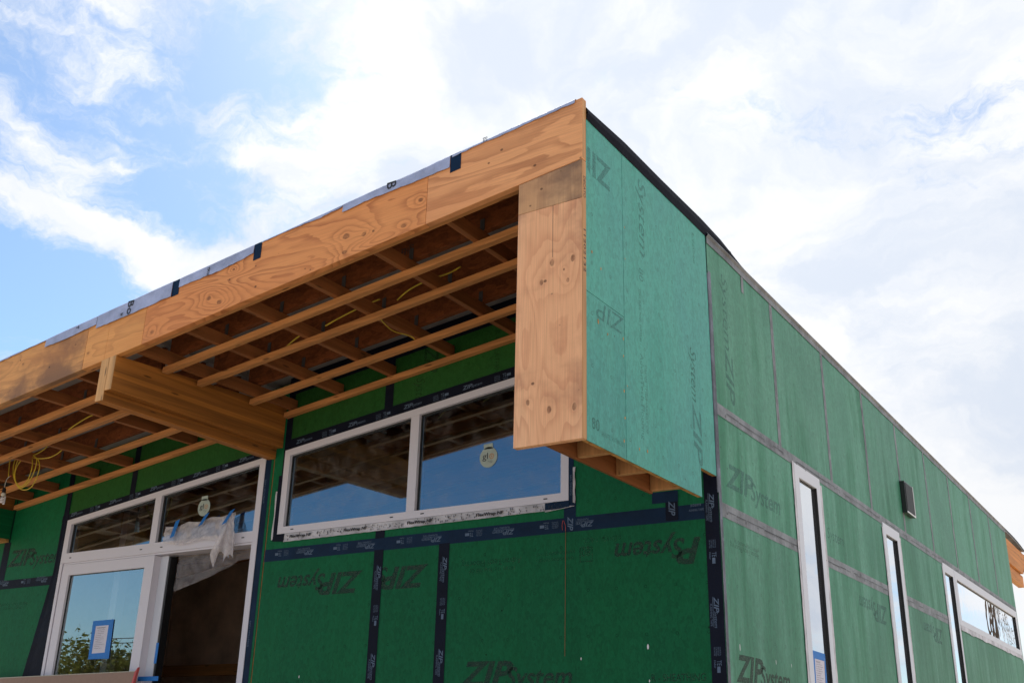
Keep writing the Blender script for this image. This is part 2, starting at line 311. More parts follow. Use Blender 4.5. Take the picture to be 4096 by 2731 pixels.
def mk_ground():
    mt, t, o = new_mat('dirt'); c = t.add('ShaderNodeTexCoord').outputs['Object']
    n = t.noise(c, .35, 8, .6); n2 = t.noise(c, 12, 6, .7)
    cc = t.mix(t.ss(n, .35, .65), (.46, .37, .27), (.36, .29, .21)); cc = t.mix(1.0, cc, grey(t, t.mr(n2, .3, .7, .8, 1.2)), 'MULTIPLY')
    bsdf(t, o, cc, .9, n2, .5, .03); return mt
M['dirt'] = mk_ground()

# ---------------------------------------------------------------- mesh helpers
S = .1153                # rake of the roof: dz/dx
W = 1.711                # plane of the front wall
COLL = scene.collection
_font_cache = {}
def glyphs(s, bold=0.0):
    key = (s, bold)
    if key not in _font_cache:
        cu = bpy.data.curves.new('lettering', 'FONT'); cu.body = s; cu.size = 1; cu.offset = bold; cu.resolution_u = 3
        ob = bpy.data.objects.new('lettering', cu); COLL.objects.link(ob)
        dg = bpy.context.evaluated_depsgraph_get(); me = ob.evaluated_get(dg).to_mesh()
        vs = [(v.co.x, v.co.y) for v in me.vertices]; fs = [tuple(p.vertices) for p in me.polygons]
        ob.evaluated_get(dg).to_mesh_clear(); bpy.data.objects.remove(ob); bpy.data.curves.remove(cu)
        _font_cache[key] = (vs, fs)
    return _font_cache[key]

class MB:
    def __init__(s): s.v = []; s.f = []; s.mi = []; s.m = []
    def mat(s, m):
        if m not in s.m: s.m.append(m)
        return s.m.index(m)
    def add(s, vs, fs, m):
        b = len(s.v); s.v += [tuple(v) for v in vs]; k = s.mat(m)
        for f in fs: s.f.append(tuple(i+b for i in f)); s.mi.append(k)
        return s
    def hexa(s, p, m):       # 8 points: bottom 4 ccw, top 4
        return s.add(p, [(3,2,1,0),(4,5,6,7),(0,1,5,4),(1,2,6,5),(2,3,7,6),(3,0,4,7)], m)
    def box(s, x0, x1, y0, y1, z0, z1, m, rake=False):
        r = S if rake else 0.0
        return s.hexa([(x, y, z+r*x) for z in (z0, z1) for (x, y) in ((x0,y0),(x1,y0),(x1,y1),(x0,y1))], m)
    def prism(s, pts, off, m, medge=None):
        """polygon extruded by the vector off; pts seen ccw from the face side"""
        n = len(pts); q = [tuple(a+b for a, b in zip(p, off)) for p in pts]
        s.add(pts, [tuple(range(n))], m); s.add(q, [tuple(range(n))[::-1]], medge or m)
        b = len(s.v)-2*n; k = s.mat(medge or m)
        for i in range(n):
            j = (i+1) % n; s.f.append((b+i, b+n+i, b+n+j, b+j)); s.mi.append(k)
        return s
    def text(s, st, org, xd, up, h, m, w=None, shear=0.0, bold=0.0, clip=None):
        vs, fs = glyphs(st, bold)
        ch = max(y for x, y in glyphs('H', 0.0)[0]) or .7; xm = max(x for x, y in vs); x0 = min(x for x, y in vs)
        sx = (w/(xm-x0)) if w else h/ch
        xd = Vector(xd); up = Vector(up); org = Vector(org)
        pts = [org + xd*((x-x0)*sx + y*h/ch*shear) + up*(y*h/ch) for x, y in vs]
        if clip:
            fs = [f for f in fs if all(clip(pts[i]) for i in f)]
        return s.add(pts, fs, m)
    def tube(s, pts, r, m, n=8):
        pts = [Vector(p) for p in pts]; rings = []
        for i, p in enumerate(pts):
            d = (pts[min(i+1, len(pts)-1)]-pts[max(i-1, 0)]).normalized()
            a = d.orthogonal().normalized() if i == 0 else (rings[-1][1] - d*rings[-1][1].dot(d)).normalized()
            b = d.cross(a); rr = r[i] if isinstance(r, (list, tuple)) else r
            rings.append(([p+a*math.cos(t)*rr+b*math.sin(t)*rr for t in [2*math.pi*k/n for k in range(n)]], a))
        vs = [v for rg, _ in rings for v in rg]; fs = []
        for i in range(len(pts)-1):
            for k in range(n): fs.append((i*n+k, i*n+(k+1) % n, (i+1)*n+(k+1) % n, (i+1)*n+k))
        fs.append(tuple(range(n))[::-1]); fs.append(tuple(range((len(pts)-1)*n, len(pts)*n)))
        return s.add(vs, fs, m)
    def build(s, name, parent=None, bevel=0.0, smooth=False):
        me = bpy.data.meshes.new(name); me.from_pydata(s.v, [], s.f)
        for m_ in s.m: me.materials.append(m_)
        me.polygons.foreach_set('material_index', s.mi)
        if smooth: me.polygons.foreach_set('use_smooth', [True]*len(s.f))
        me.update(); ob = bpy.data.objects.new(name, me); COLL.objects.link(ob)
        if parent: ob.parent = parent
        if bevel:
            b = ob.modifiers.new('bevel', 'BEVEL'); b.width = bevel; b.segments = 2; b.limit_method = 'ANGLE'
        return ob
def tag(o, label=None, cat=None, group=None, kind=None):
    if label: o['label'] = label
    if cat: o['category'] = cat
    if group: o['group'] = group
    if kind: o['kind'] = kind
    return o
def thing(name, loc, label, cat, group=None):
    o = bpy.data.objects.new(name, None); COLL.objects.link(o); o.location = loc; o.empty_display_size = .2
    return tag(o, label, cat, group)
def smoothpath(pts, k=6):
    pts = [Vector(p) for p in pts]; out_ = []
    for i in range(len(pts)-1):
        p0 = pts[max(i-1, 0)]; p1 = pts[i]; p2 = pts[i+1]; p3 = pts[min(i+2, len(pts)-1)]
        for j in range(k):
            t = j/k; out_.append(.5*((2*p1)+(p2-p0)*t+(2*p0-5*p1+4*p2-p3)*t*t+(3*p1-p0-3*p2+p3)*t**3))
    out_.append(pts[-1]); return out_

# ================================================================= SETTING
g = MB(); N = 24
gs = [(-300+600*i/N, -300+600*j/N) for j in range(N+1) for i in range(N+1)]
g.add([(x, y, 0.0) for x, y in gs], [(j*(N+1)+i, j*(N+1)+i+1, (j+1)*(N+1)+i+1, (j+1)*(N+1)+i) for j in range(N) for i in range(N)], M['dirt'])
tag(g.build('ground'), kind='structure')

# ================================================================= HOUSE
house = thing('house', (0, 0, 0), 'house under construction clad in green sheathing with black taped seams and a timber overhang', 'house')
H = house
XL, YB = -9.3, 13.15

# ---- logo lettering of the sheathing
def logo(b, org, xd, up, h, m, clip=None, width=6.05):
    org = Vector(org); xd_ = Vector(xd); up_ = Vector(up); k = h*width/6.05
    b.text('ZIP', org, xd, up, h, m, w=k*2.70, shear=.33, bold=.034, clip=clip)
    b.text('System', org+xd_*k*2.50-up_*h*.05, xd, up, h*.80, m, w=k*3.35, shear=.25, bold=.02, clip=clip)
F_ = W-.0012
def fl(x, z, y=F_): return (x, y, z)
def sdp(y, z, x=.0012): return (x, y, z)
PX, NX, PZ, NZ, PY, NY = (1,0,0), (-1,0,0), (0,0,1), (0,0,-1), (0,1,0), (0,-1,0)

# ---- front wall sheathing, one part per board
def fpanel(poly, mat='green', texts=None, th=.10):
    b = MB(); b.prism([(x, W, z) for x, z in poly], (0, th, 0), M[mat])
    if texts: texts(b)
    return b.build('sheathing_panel', H)
G = .002
def top(x): return 4.792+S*x           # under the roof deck
def head(x): return 4.197+S*x          # window / door heads
SE = 2.897
def t_left(b):
    cl = lambda p: p.x < -6.64
    logo(b, fl(-7.47, 3.058), PX, PZ, .147, M['ink'], cl)
def t_left2(b):
    b.text('AdvanTech Flooring', fl(-7.005, 2.70), NX, NZ, .034, M['ink_faint'], w=.47)
    b.text('FROM THE MAKERS OF', fl(-7.1, 2.66), NX, NZ, .022, M['ink_faint'], w=.36)
def t_p1(b):
    logo(b, fl(-2.852, 2.712), NX, NZ, .147, M['ink'])
    b.text('FROM THE MAKERS OF', fl(-3.42, 1.915), PX, PZ, .026, M['ink_faint'], w=.34)
    b.text('80  SHEATHING SPAN 32/16', fl(-3.83, 1.90), PX, PZ, .03, M['ink_faint'], w=.36)
def t_p2(b): logo(b, fl(-2.235, 2.716), NX, NZ, .147, M['ink'], lambda p: p.x > -2.69)
def t_p3(b):
    logo(b, fl(-1.925, 1.885), PX, PZ, .149, M['ink'])
    b.text('AdvanTech Flooring', fl(-1.44, 2.715), NX, NZ, .042, M['ink_faint'], w=.50)
    b.text('FROM THE MAKERS OF', fl(-1.49, 2.66), NX, NZ, .024, M['ink_faint'], w=.38)
    b.text('R - SHEATHING', fl(-.486, 1.897), PX, PZ, .042, M['ink'], w=.352)
    logo(b, fl(.125, 2.737), NX, NZ, .147, M['ink'], lambda p: p.x < -.092, 5.9)
    b.text('020191   1-8CC', fl(-.68, 2.80), NX, NZ, .030, M['ink_faint'], w=.28)
    b.text('80', fl(-.905, 2.735), NX, NZ, .052, M['ink_faint'], w=.065)
    for q in (((-.985,-.888),(2.743,2.737)),((-.985,-.888),(2.652,2.646))): b.add([fl(q[0][0],q[1][1]),fl(q[0][1],q[1][1]),fl(q[0][1],q[1][0]),fl(q[0][0],q[1][0])], [(0,1,2,3)], M['ink_faint'])
    for xx in (-.985, -.894): b.add([fl(xx,2.652),fl(xx+.006,2.652),fl(xx+.006,2.737),fl(xx,2.737)], [(0,1,2,3)], M['ink_faint'])
    b.text('APA PERFORMANCE RATED PANEL', fl(-1.02, 2.73), NX, NZ, .020, M['ink_faint'], w=.30)
    b.text('RATED SHEATHING  EXPOSURE 1', fl(-1.03, 2.69), NX, NZ, .020, M['ink_faint'], w=.29)
def t_up(b):      # rotated lettering above the window
    b.text('ZIP', fl(-2.37, 4.41), NZ, PX, .13, M['ink_faint'], w=.19, shear=.33, bold=.02)
    b.text('System', fl(-2.44, 4.17), NZ, PX, .085, M['ink_faint'], w=.25, shear=.25)
    b.text('R - SHEATHING', fl(-1.71, 4.42), NZ, PX, .042, M['ink_faint'], w=.38)
fpanel([(-3.899, .3), (-2.70-G, .3), (-2.70-G, SE-G), (-3.899, SE-G)], texts=t_p1)
fpanel([(-2.70+G, .3), (-2.095-G, .3), (-2.095-G, SE-G), (-2.70+G, SE-G)], texts=t_p2)
fpanel([(-2.095+G, .3), (-.004, .3), (-.004, SE-G), (-2.095+G, SE-G)], texts=t_p3)
fpanel([(-3.899, SE+G), (-2.70-G, SE+G), (-2.70-G, 3.064), (-3.782, 3.064), (-3.782, top(-3.782)), (-3.899, top(-3.899))])
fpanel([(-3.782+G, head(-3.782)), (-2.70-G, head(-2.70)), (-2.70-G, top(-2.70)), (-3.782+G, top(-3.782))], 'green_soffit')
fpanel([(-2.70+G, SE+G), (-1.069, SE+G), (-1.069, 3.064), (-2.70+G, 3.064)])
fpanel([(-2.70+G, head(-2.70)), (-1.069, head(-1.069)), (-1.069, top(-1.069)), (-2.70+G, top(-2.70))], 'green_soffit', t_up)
fpanel([(-1.069+G, SE+G), (-.004, SE+G), (-.004, top(0)), (-1.069+G, top(-1.069))])
fpanel([(-4.0, .3), (-3.911, .3), (-3.911, top(-3.911)), (-4.0, top(-4.0))])
fpanel([(-7.50+G, .3), (-6.60, .3), (-6.60, 2.885), (-7.50+G, 2.885)], texts=t_left2)
fpanel([(-7.50+G, 2.888), (-6.60, 2.888), (-6.60, top(-6.60)), (-7.50+G, top(-7.50))], texts=t_left)
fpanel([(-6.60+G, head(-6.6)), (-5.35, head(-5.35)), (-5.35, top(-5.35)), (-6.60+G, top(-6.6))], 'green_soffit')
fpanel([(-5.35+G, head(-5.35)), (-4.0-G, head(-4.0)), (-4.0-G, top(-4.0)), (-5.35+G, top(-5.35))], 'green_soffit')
fpanel([(XL, .3), (-7.50-G, .3), (-7.50-G, top(-7.5)), (XL, top(XL))])
bm = MB(); bm.box(-3.912, -3.898, W+.004, W+.1, .3, top(-3.95), M['rust'])
tag(bm.build('panel_gap', H), 'narrow rust coloured open joint between the door and the window')

# ---- side wall sheathing (plane x = 0)
ys = [W+.004, 2.9424, 4.1812, 5.38, 6.604, 7.86, 9.1, 10.4, 11.75, YB]
ZU = 3.562
def spanel(poly, mat='side', texts=None, th=.10):
    b = MB(); b.prism([(0, y, z) for y, z in poly], (-th, 0, 0), M[mat])
    if texts: texts(b)
    return b.build('sheathing_panel', H)
def t_s1(b):
    b.text('System', sdp(1.95, 4.60), NZ, PY, .11, M['ink_side'], w=.55, shear=.25); b.text('ZIP', sdp(1.95, 4.05), NZ, PY, .13, M['ink_side'], w=.36, shear=.3, bold=.02)
def t_s2(b): logo(b, sdp(1.845, 3.083), PY, PZ, .147, M['ink_side'], lambda p: p.y < 3.14, 7.0)
def t_s3(b):
    logo(b, sdp(1.848, 1.905), PY, PZ, .147, M['ink'], lambda p: p.y < 3.14, 6.6)
    b.text('FROM THE MAKERS OF', sdp(2.35, 2.755), NY, NZ, .022, M['ink_faint'], w=.42); b.text('AdvanTech Flooring', sdp(2.36, 2.725), NY, NZ, .036, M['ink_faint'], w=.5)
def t_s4(b): b.text('System', sdp(3.92, 3.10), PY, PZ, .09, M['ink_side'], w=.44, shear=.25)
def t_s5(b): logo(b, sdp(5.53, 2.74), NY, NZ, .147, M['ink_side'])
def t_s6(b): logo(b, sdp(7.75, 2.76), NY, NZ, .14, M['ink_side'])
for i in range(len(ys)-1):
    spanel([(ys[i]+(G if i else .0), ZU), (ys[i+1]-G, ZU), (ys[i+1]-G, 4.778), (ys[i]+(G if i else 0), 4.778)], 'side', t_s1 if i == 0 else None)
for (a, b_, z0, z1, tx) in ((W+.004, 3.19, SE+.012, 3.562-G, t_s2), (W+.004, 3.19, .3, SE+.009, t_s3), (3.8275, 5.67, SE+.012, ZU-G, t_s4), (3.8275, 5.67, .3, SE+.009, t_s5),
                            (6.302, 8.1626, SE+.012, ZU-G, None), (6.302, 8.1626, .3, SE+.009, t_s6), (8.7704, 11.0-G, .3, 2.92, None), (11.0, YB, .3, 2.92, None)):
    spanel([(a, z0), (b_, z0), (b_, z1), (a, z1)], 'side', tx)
for a, b_, z0 in ((3.19, 3.8275, 3.545), (5.67, 6.302, 3.545), (8.1626, 13.074, 3.545), (13.075, YB, 2.921)):      # strips over the side openings
    bm = MB(); bm.box(-.1, 0, a, b_, z0, ZU-G, M['side']); bm.build('wall_strip', H)

# ---- fin wall (the green box that closes the overhang on the right)
ZT = 4.7745
def fin(poly, texts=None):
    b = MB(); b.prism([(0, y, z) for y, z in poly], (-.004, 0, 0), M['fin'])
    if texts: texts(b)
    o = b.build('sheathing_panel', H)
    c = MB(); c.prism([(-.0045, y, z) for y, z in poly], (-.024, 0, 0), M['edge']); c.build('panel_core', o)
    return o
def t_f1(b):
    cl = lambda p: p.y > .045
    b.text('ZIP', sdp(.33, 4.60), NY, (0, .25, -1), .15, M['ink_side'], w=.36, shear=.25, bold=.025, clip=cl)
def t_f1b(b):
    b.text('ZIP', sdp(.46, 3.72), NY, (0, 0, -1), .10, M['ink_side'], w=.30, shear=.25, bold=.0, clip=lambda p: .05 < p.y < .465 and p.z < 3.79)
    b.text('80', sdp(.09, 3.0), PY, PZ, .06, M['ink_faint'], w=.08); b.text('APA RATED SHEATHING 32/16', sdp(.19, 2.985), PY, PZ, .025, M['ink_faint'], w=.26)
def t_f2(b):
    b.text('System', sdp(.68, 4.72), NZ, PY, .10, M['ink_side'], w=.50, shear=.25, bold=.002)
    b.text('80', sdp(.665, 4.12), NZ, PY, .055, M['ink_side'], w=.08)
    b.text('AdvanTech Flooring', sdp(.655, 3.585), NZ, PY, .04, M['ink_side'], w=.50); b.text('FROM THE MAKERS OF', sdp(.71, 3.53), NZ, PY, .026, M['ink_side'], w=.40)
    b.text('STRUCTURAL PANEL  EXPOSURE 1', sdp(.655, 3.98), NZ, PY, .025, M['ink_faint'], w=.34)
    b.text('R - SHEATHING', sdp(1.47, 4.70), NZ, PY, .03, M['ink_faint'], w=.22)
    b.text('ZIP', sdp(1.365, 3.50), NZ, PY, .12, M['ink_side'], w=.36, shear=.3, bold=.02); b.text('System', sdp(1.36, 3.86), NZ, PY, .09, M['ink_faint'], w=.34, shear=.3)
Zp, Zp2 = 2.926, 3.107
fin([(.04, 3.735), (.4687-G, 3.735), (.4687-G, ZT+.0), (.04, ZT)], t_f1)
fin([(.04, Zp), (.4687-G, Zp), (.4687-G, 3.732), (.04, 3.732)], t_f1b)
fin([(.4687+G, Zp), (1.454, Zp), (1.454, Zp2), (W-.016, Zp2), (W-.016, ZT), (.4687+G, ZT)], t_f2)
bm = MB(); bm.box(-.02, -.006, W-.014, W-.002, 4.5, 4.80, M['rust']); tag(bm.build('panel_gap', H), 'rust coloured open joint at the top of the fin')
# framing inside the fin, open below
bm = MB(); bm.box(-.245, -.228, .042, 1.25, Zp+.002, 4.42, M['wood_y']); bm.build('fin_lining', H)
for y in (.36, .80, 1.232):
    bm = MB(); bm.box(-.226, -.032, y-.019, y+.019, Zp+.012, 4.6, M['wood_z']); bm.build('fin_stud', H, .002)
for (y0, y1) in ((.06, .335), (.385, .77), (.83, 1.2)):
    bm = MB(); bm.box(-.226, -.032, y0, y1, Zp+.20, Zp+.238, M['wood_y']); bm.build('fin_blocking', H, .002)
# rafter ledger tone above lining
# ---- post board at the corner
bm = MB()
for (a, b_, z0, z1, mm) in ((-.4081, -.0035, Zp, 4.262, 'post'), (-.4081, -.0035, 4.264, 4.499, 'post_cap')):
    r = 1 if z1 > 4.4 else 0
    bm.hexa([(a, 0, z0), (b_, 0, z0), (b_, .040, z0), (a, .040, z0), (a, 0, z1+(S*a if r else 0)), (b_, 0, z1+(S*b_ if r else 0)), (b_, .040, z1+(S*b_ if r else 0)), (a, .040, z1+(S*a if r else 0))], M[mm])
o_ = bm.build('post_board', H, .0015); tag(o_, 'wide pale plywood board with dark knots standing at the roof corner')
bm = MB(); bm.box(-.1835, -.1815, -.0008, .001, 3.95, 4.262, M['black_ink']); bm.build('split', o_)
bm = MB(); bm.box(-.003, 0.0, .0005, .0395, Zp+.001, 4.497, M['wood_z'])
bm.text('DECATO', (0.0008, .012, 4.40), NZ, PY, .022, M['black_ink'], w=.13); bm.text('11202132', (0.0008, .012, 4.08), NZ, PY, .022, M['black_ink'], w=.25)
bm.build('board_edge', o_)

# ---- fascia boards along the rake
FB, FT = 4.503, 4.893
def fboard(x0, x1, mat, y=0.0, th=.045):
    b = MB(); b.box(x0, x1, y, y+th, FB, FT, M[mat], True); return b.build('fascia_board', H, .0015)
fboard(-1.063, -.0005, 'fascia_pale'); fboard(-3.557, -1.066, 'fascia'); fboard(-3.957, -3.560, 'fascia_mid'); fboard(-4.205, -3.960, 'fascia_mid', .0008); fboard(XL, -4.209, 'fascia_old', .001)
bm = MB(); bm.box(XL, -.26, .0465, .088, FB+.008, FT-.05, M['wood_x'], True); tag(bm.build('fascia_backing', H, .002), None)
bm = MB(); bm.box(-.007, -.0, .002, .043, 4.51, 4.884, M['wood_z']); bm.build('board_edge', bpy.data.objects['fascia_board'])

# ---- membrane turned over the fascia edge (grey felt with ragged lower edge)
prof = [(-.038,-.002),(-.06,-.022),(-.127,-.019),(-.244,-.018),(-.373,-.016),(-.55,-.018),(-.71,-.010),(-.82,-.013),(-.88,-.014)]
def edge_drop(x, z): return z
mem_pts_a = [(-.045,4.869),(-.127,4.863),(-.244,4.848),(-.338,4.842),(-.512,4.818),(-.71,4.803),(-.82,4.786),(-.885,4.778)]
mem_pts_b = [(-.900,4.715),(-1.08,4.698),(-1.457,4.673),(-1.559,4.666),(-1.62,4.652),(-1.735,4.640)]
mem_pts_c = [(-1.742,4.680),(-1.988,4.646),(-2.167,4.637),(-2.454,4.607)]
mem_pts_d = [(-2.512,4.543),(-2.70,4.510),(-2.862,4.487),(-3.232,4.456)]
mem_pts_e = [(-3.303,4.403),(-3.45,4.388),(-3.563,4.375),(-3.8,4.348),(-4.108,4.320)]
mem_pts_f = [(-4.116,4.353),(-4.218,4.342),(-4.45,4.312),(-4.718,4.287)]
mem_pts_g = [(-4.726,4.344),(-4.984,4.314),(-5.309,4.271),(-6.5,4.14),(-9.3,3.80)]
def strip(pts, mat, yoff=-.004, rag=.003, topz=4.905, name='roof_membrane', txt=None):
    b = MB(); n = 0; P_ = []
    for i in range(len(pts)-1):
        k = max(2, int(abs(pts[i+1][0]-pts[i][0])/.03))
        for j in range(k):
            t = j/k; x = pts[i][0]*(1-t)+pts[i+1][0]*t; P_.append((x, pts[i][1]*(1-t)+pts[i+1][1]*t+random.uniform(-rag, rag)))
    P_.append(pts[-1]); vs = []
    for (x, z) in P_:
        wv2 = mnoise.noise(Vector((x*9, 0, 3)))*.004
        tz = topz+S*x+mnoise.noise(Vector((x*3, 5, 3)))*.004
        vs += [(x, yoff-.003+wv2, z), (x, yoff-abs(wv2)*.3, tz-.012), (x, yoff+.010, tz), (x, yoff+.4, tz+.004)]
    for i in range(len(P_)-1):
        for j in range(3): b_ = i*4+j; n += 1
    fs = [(i*4+j, i*4+j+1, (i+1)*4+j+1, (i+1)*4+j) for i in range(len(P_)-1) for j in range(3)]
    b.add(vs, fs, mat)
    if txt: txt(b)
    o = b.build(name, H, smooth=False); sl = o.modifiers.new('solid', 'SOLIDIFY'); sl.thickness = .002; sl.offset = 0
    return o
RK = Vector((1, 0, S)).normalized()
def tx_b(b):
    b.text('Bor', (-1.375, -.0125, 4.742), (0, 0, -1), (1, 0, 0), .070, M['black_ink'], w=.14, clip=lambda p: p.z > 4.684)
def tx_e(b):
    b.text('Bor', (-3.765, -.0135, 4.462), (0, 0, -1), (1, 0, 0), .060, M['black_ink'], w=.15, clip=lambda p: p.z > 4.355)
    b.text('W', (-3.84, -.013, 4.385), (0, 0, -1), (1, 0, 0), .03, M['black_ink'], w=.025)
strip(mem_pts_a, M['membrane'], txt=lambda b: b.text('EG', (-.66, -.012, 4.835), NZ, PX, .03, M['black_ink'], w=.025))
strip(mem_pts_b, M['membrane'], -.006, txt=tx_b); strip(mem_pts_c, M['membrane']); strip(mem_pts_d, M['membrane'], -.005, txt=lambda b: b.text('TM H', (-2.95, -.013, 4.54), NZ, PX, .025, M['black_ink'], w=.06))
strip(mem_pts_e, M['membrane'], -.007, txt=tx_e); strip(mem_pts_f, M['membrane'], -.005, txt=lambda b: b.text('T', (-4.35, -.013, 4.385), NZ, PX, .03, M['black_ink'])); strip(mem_pts_g, M['membrane'], rag=.002)
for (x0, x1, d) in ((-.898, -.822, .066), (-2.512, -2.445, .068), (-3.304, -3.234, .066)):
    b = MB(); zt = 4.902
    b.box(x0, x1, -.0038, -.0012, zt-d-.055, zt-.004, M['tape_dark'], True); tag(b.build('roof_underlay_tab', H), 'small dark blue tab showing past the grey felt')

# ---- roof: deck, underlay, side edge
DZ = 4.795
bm = MB(); bm.box(XL, -3.98, .0885, 2.2, DZ, 4.8475, M['deck'], True); bm.box(-3.9795, -.010, .0885, 2.2, 4.834, 4.8475, M['deck'], True); bm.box(XL, -.32, 2.2, YB, DZ, DZ+.025, M['deck'], True); bm.build('roof_deck', H)
bm = MB(); bm.box(XL, -.008, .046, 2.2, 4.848, 4.865, M['roof_black'], True); bm.box(XL, -.32, 2.2, YB+1.9, DZ+.026, 4.865, M['roof_black'], True); bm.build('roof_insulation', H)
bm = MB(); n = 60; vs = []                 # black underlay lapping over the side edge, thick near the corner
def utop(y):
    pts = [(.03, 4.842), (.5, 4.868), (1.0, 4.866), (1.63, 4.874), (1.97, 4.862), (2.26, 4.827), (2.45, 4.803), (3.0, 4.797), (20, 4.795)]
    for a, b_ in zip(pts, pts[1:]):
        if y <= b_[0]: t = (y-a[0])/(b_[0]-a[0]); return a[1]*(1-t)+b_[1]*t
    return 4.795
for i in range(n+1):
    y = .042+(2.6-.042)*i/n; zt = utop(y); r = mnoise.noise(Vector((y*6, 1, 0)))*.004
    zb = ZT + .004*mnoise.noise(Vector((y*4, 9, 0))) if y < W else ZT+.022
    if y > W: zb = ZT+.024
    vs += [(.004+r*.4, y, zb), (.012+r, y, (zb+zt)/2), (.006, y, zt), (-.05, y, zt+.003), (-.5, y, zt-.05)]
bm.add(vs, [(i*5+j, i*5+j+1, (i+1)*5+j+1, (i+1)*5+j) for i in range(n) for j in range(4)], M['roof_black'])
o_ = bm.build('roof_underlay', H); tag(o_, 'glossy black underlay rolled over the roof edge by the corner')
bm = MB(); n = 220; vs = []                # grey tape band along the top of the side wall
y_a, y_b = W-.002, 15.0
for i in range(n+1):
    y = y_a+(y_b-y_a)*i/n; r = mnoise.noise(Vector((y*5, 1, 0)))*.005; dr = 0.0
    if y > 13.6: dr = -(y-13.6)**2*.035
    zb = 4.728 + .006*mnoise.noise(Vector((y*2.2, 2, 0))) + dr; zt = max(4.800, utop(y)*0+4.800)+dr
    if y > YB: zb = 4.762+dr
    vs += [(.0035, y, zb), (.0045+abs(r)*.4, y, zb+.035), (.004, y, zb+.043), (.018+r, y, zt-.012), (.012, y, zt), (-.4, y, zt+.012)]
bm.add(vs, [(i*6+j, i*6+j+1, (i+1)*6+j+1, (i+1)*6+j) for i in range(n) for j in range(5)], M['tape_side'])
o_ = bm.build('roof_edge_tape', H); sl = o_.modifiers.new('solid', 'SOLIDIFY'); sl.thickness = .002; sl.offset = -1

# ---- rear overhang
bm = MB()
bm.hexa([(-.14,YB-.4,4.32),(-.03,YB-.4,4.32),(-.03,14.7,4.33),(-.14,14.7,4.33),(-.14,YB-.4,4.70),(-.03,YB-.4,4.70),(-.03,15.3,4.70),(-.14,15.3,4.70)], M['rear']); bm.build('rear_beam', H, .003)
bm = MB(); bm.box(-2.2, -.14, 13.9, 13.98, 4.38, 4.62, M['rafter'], True); bm.box(-.16, -.07, 13.05, 14.9, 4.14, 4.32, M['rear']); bm.build('rear_soffit_frame', H, .003)
bm = MB(); bm.box(-.10, .0, 15.32, 15.45, 4.42, 4.74, M['roof_black']); bm.build('gutter_wrap', H)

# ---- corner tapes and seams
def ftape(x0, x1, z0, z1, lay=1, mat='tape', texts=None, rag=0.0):
    b = MB(); y = W-.0015*lay; nx = max(1, int((x1-x0)/.05)); nz = max(1, int((z1-z0)/.05)); 
    P_ = [[(x0+(x1-x0)*i/nx, y-.0006*mnoise.noise(Vector((i*.7, j*.7, lay))), z0+(z1-z0)*j/nz) for i in range(nx+1)] for j in range(nz+1)]
    b.add([p for r in P_ for p in r], [(j*(nx+1)+i, j*(nx+1)+i+1, (j+1)*(nx+1)+i+1, (j+1)*(nx+1)+i) for j in range(nz) for i in range(nx)], M[mat])
    if texts: texts(b, y-.0014)
    return b.build('flashing_tape', H)
def tape_logo(b, org, xd, up, k=1.0):
    """logo, the two words under it, then the small print block that repeats along the roll"""
    o = Vector(org); x = Vector(xd); u = Vector(up); mi = M['tape_ink']
    b.text('ZIP', o, xd, up, .030*k, mi, w=.085*k, shear=.33, bold=.02); b.text('System', o+x*.083*k-u*.002, xd, up, .022*k, mi, w=.095*k, shear=.25)
    b.add([o-u*.006*k, o+x*.175*k-u*.006*k, o+x*.175*k-u*.0085*k, o-u*.0085*k], [(0,1,2,3)], mi)
    b.text('FLASHING TAPE', o+x*.04*k-u*.026*k, xd, up, .013*k, mi, w=.13*k)
def tape_small(b, org, xd, up, k=1.0):
    o = Vector(org); x = Vector(xd); u = Vector(up); mi = M['tape_ink']
    for r_, st in enumerate(('CODE EVAL', 'REPORT ESR', 'LISTED', 'SEE NOTES')): b.text(st, o-u*.012*r_*k+u*.02*k, xd, up, .008*k, mi, w=.05*k)
    b.text('TE', o+x*.075*k, xd, up, .028*k, mi, w=.03*k); b.add([o+x*.110*k, o+x*.145*k, o+x*.145*k+u*.02*k, o+x*.110*k+u*.02*k], [(0,1,2,3)], mi)
    b.text('Huber', o+x*.075*k-u*.018*k, xd, up, .012*k, mi, w=.045*k)
def tH(b, y):
    x = -2.75
    for k in range(-1, 5):
        xx = -2.745+k*.622
        if xx > -.2: continue
        if abs(xx+.2) < .25: continue
        tape_logo(b, (xx, y, 2.917-.01), NX, NZ); tape_small(b, (xx-.27, y, 2.915), NX, NZ)
    b.text('stem', (-.19, y, 2.935), PX, PZ, .022, M['tape_ink'], w=.07, shear=.25); b.text('ASHING TAPE', (-.20, y, 2.905), PX, PZ, .014, M['tape_ink'], w=.10)
ftape(-3.90, -.05, 2.852, 2.950, 1, 'tape_dark', tH)
def tV(xc, z0, zs):
    def f(b, y):
        for zz in zs:
            tape_logo(b, (xc-.002, y, zz), NZ, PX); tape_small(b, (xc, y, zz-.29), NZ, PX)
    return f
ftape(-2.747, -2.657, .5, 2.86, 2, 'tape', tV(-2.70, 0, (2.745, 2.115, 1.5)))
ftape(-2.144, -2.049, .5, 2.86, 2, 'tape', tV(-2.095, 0, (2.765, 2.13, 1.5)))
ftape(-1.106, -1.013, 2.858, 3.14, 2, 'tape_dark', lambda b, y: b.text('ZIP', (-1.075, y, 2.955), NZ, PX, .04, M['tape_ink'], w=.085, shear=.33, bold=.02))
ftape(-2.747, -2.657, 2.945, 3.02, 2, 'tape')
ftape(-2.745, -2.660, head(-2.7), top(-2.75), 2, 'tape')
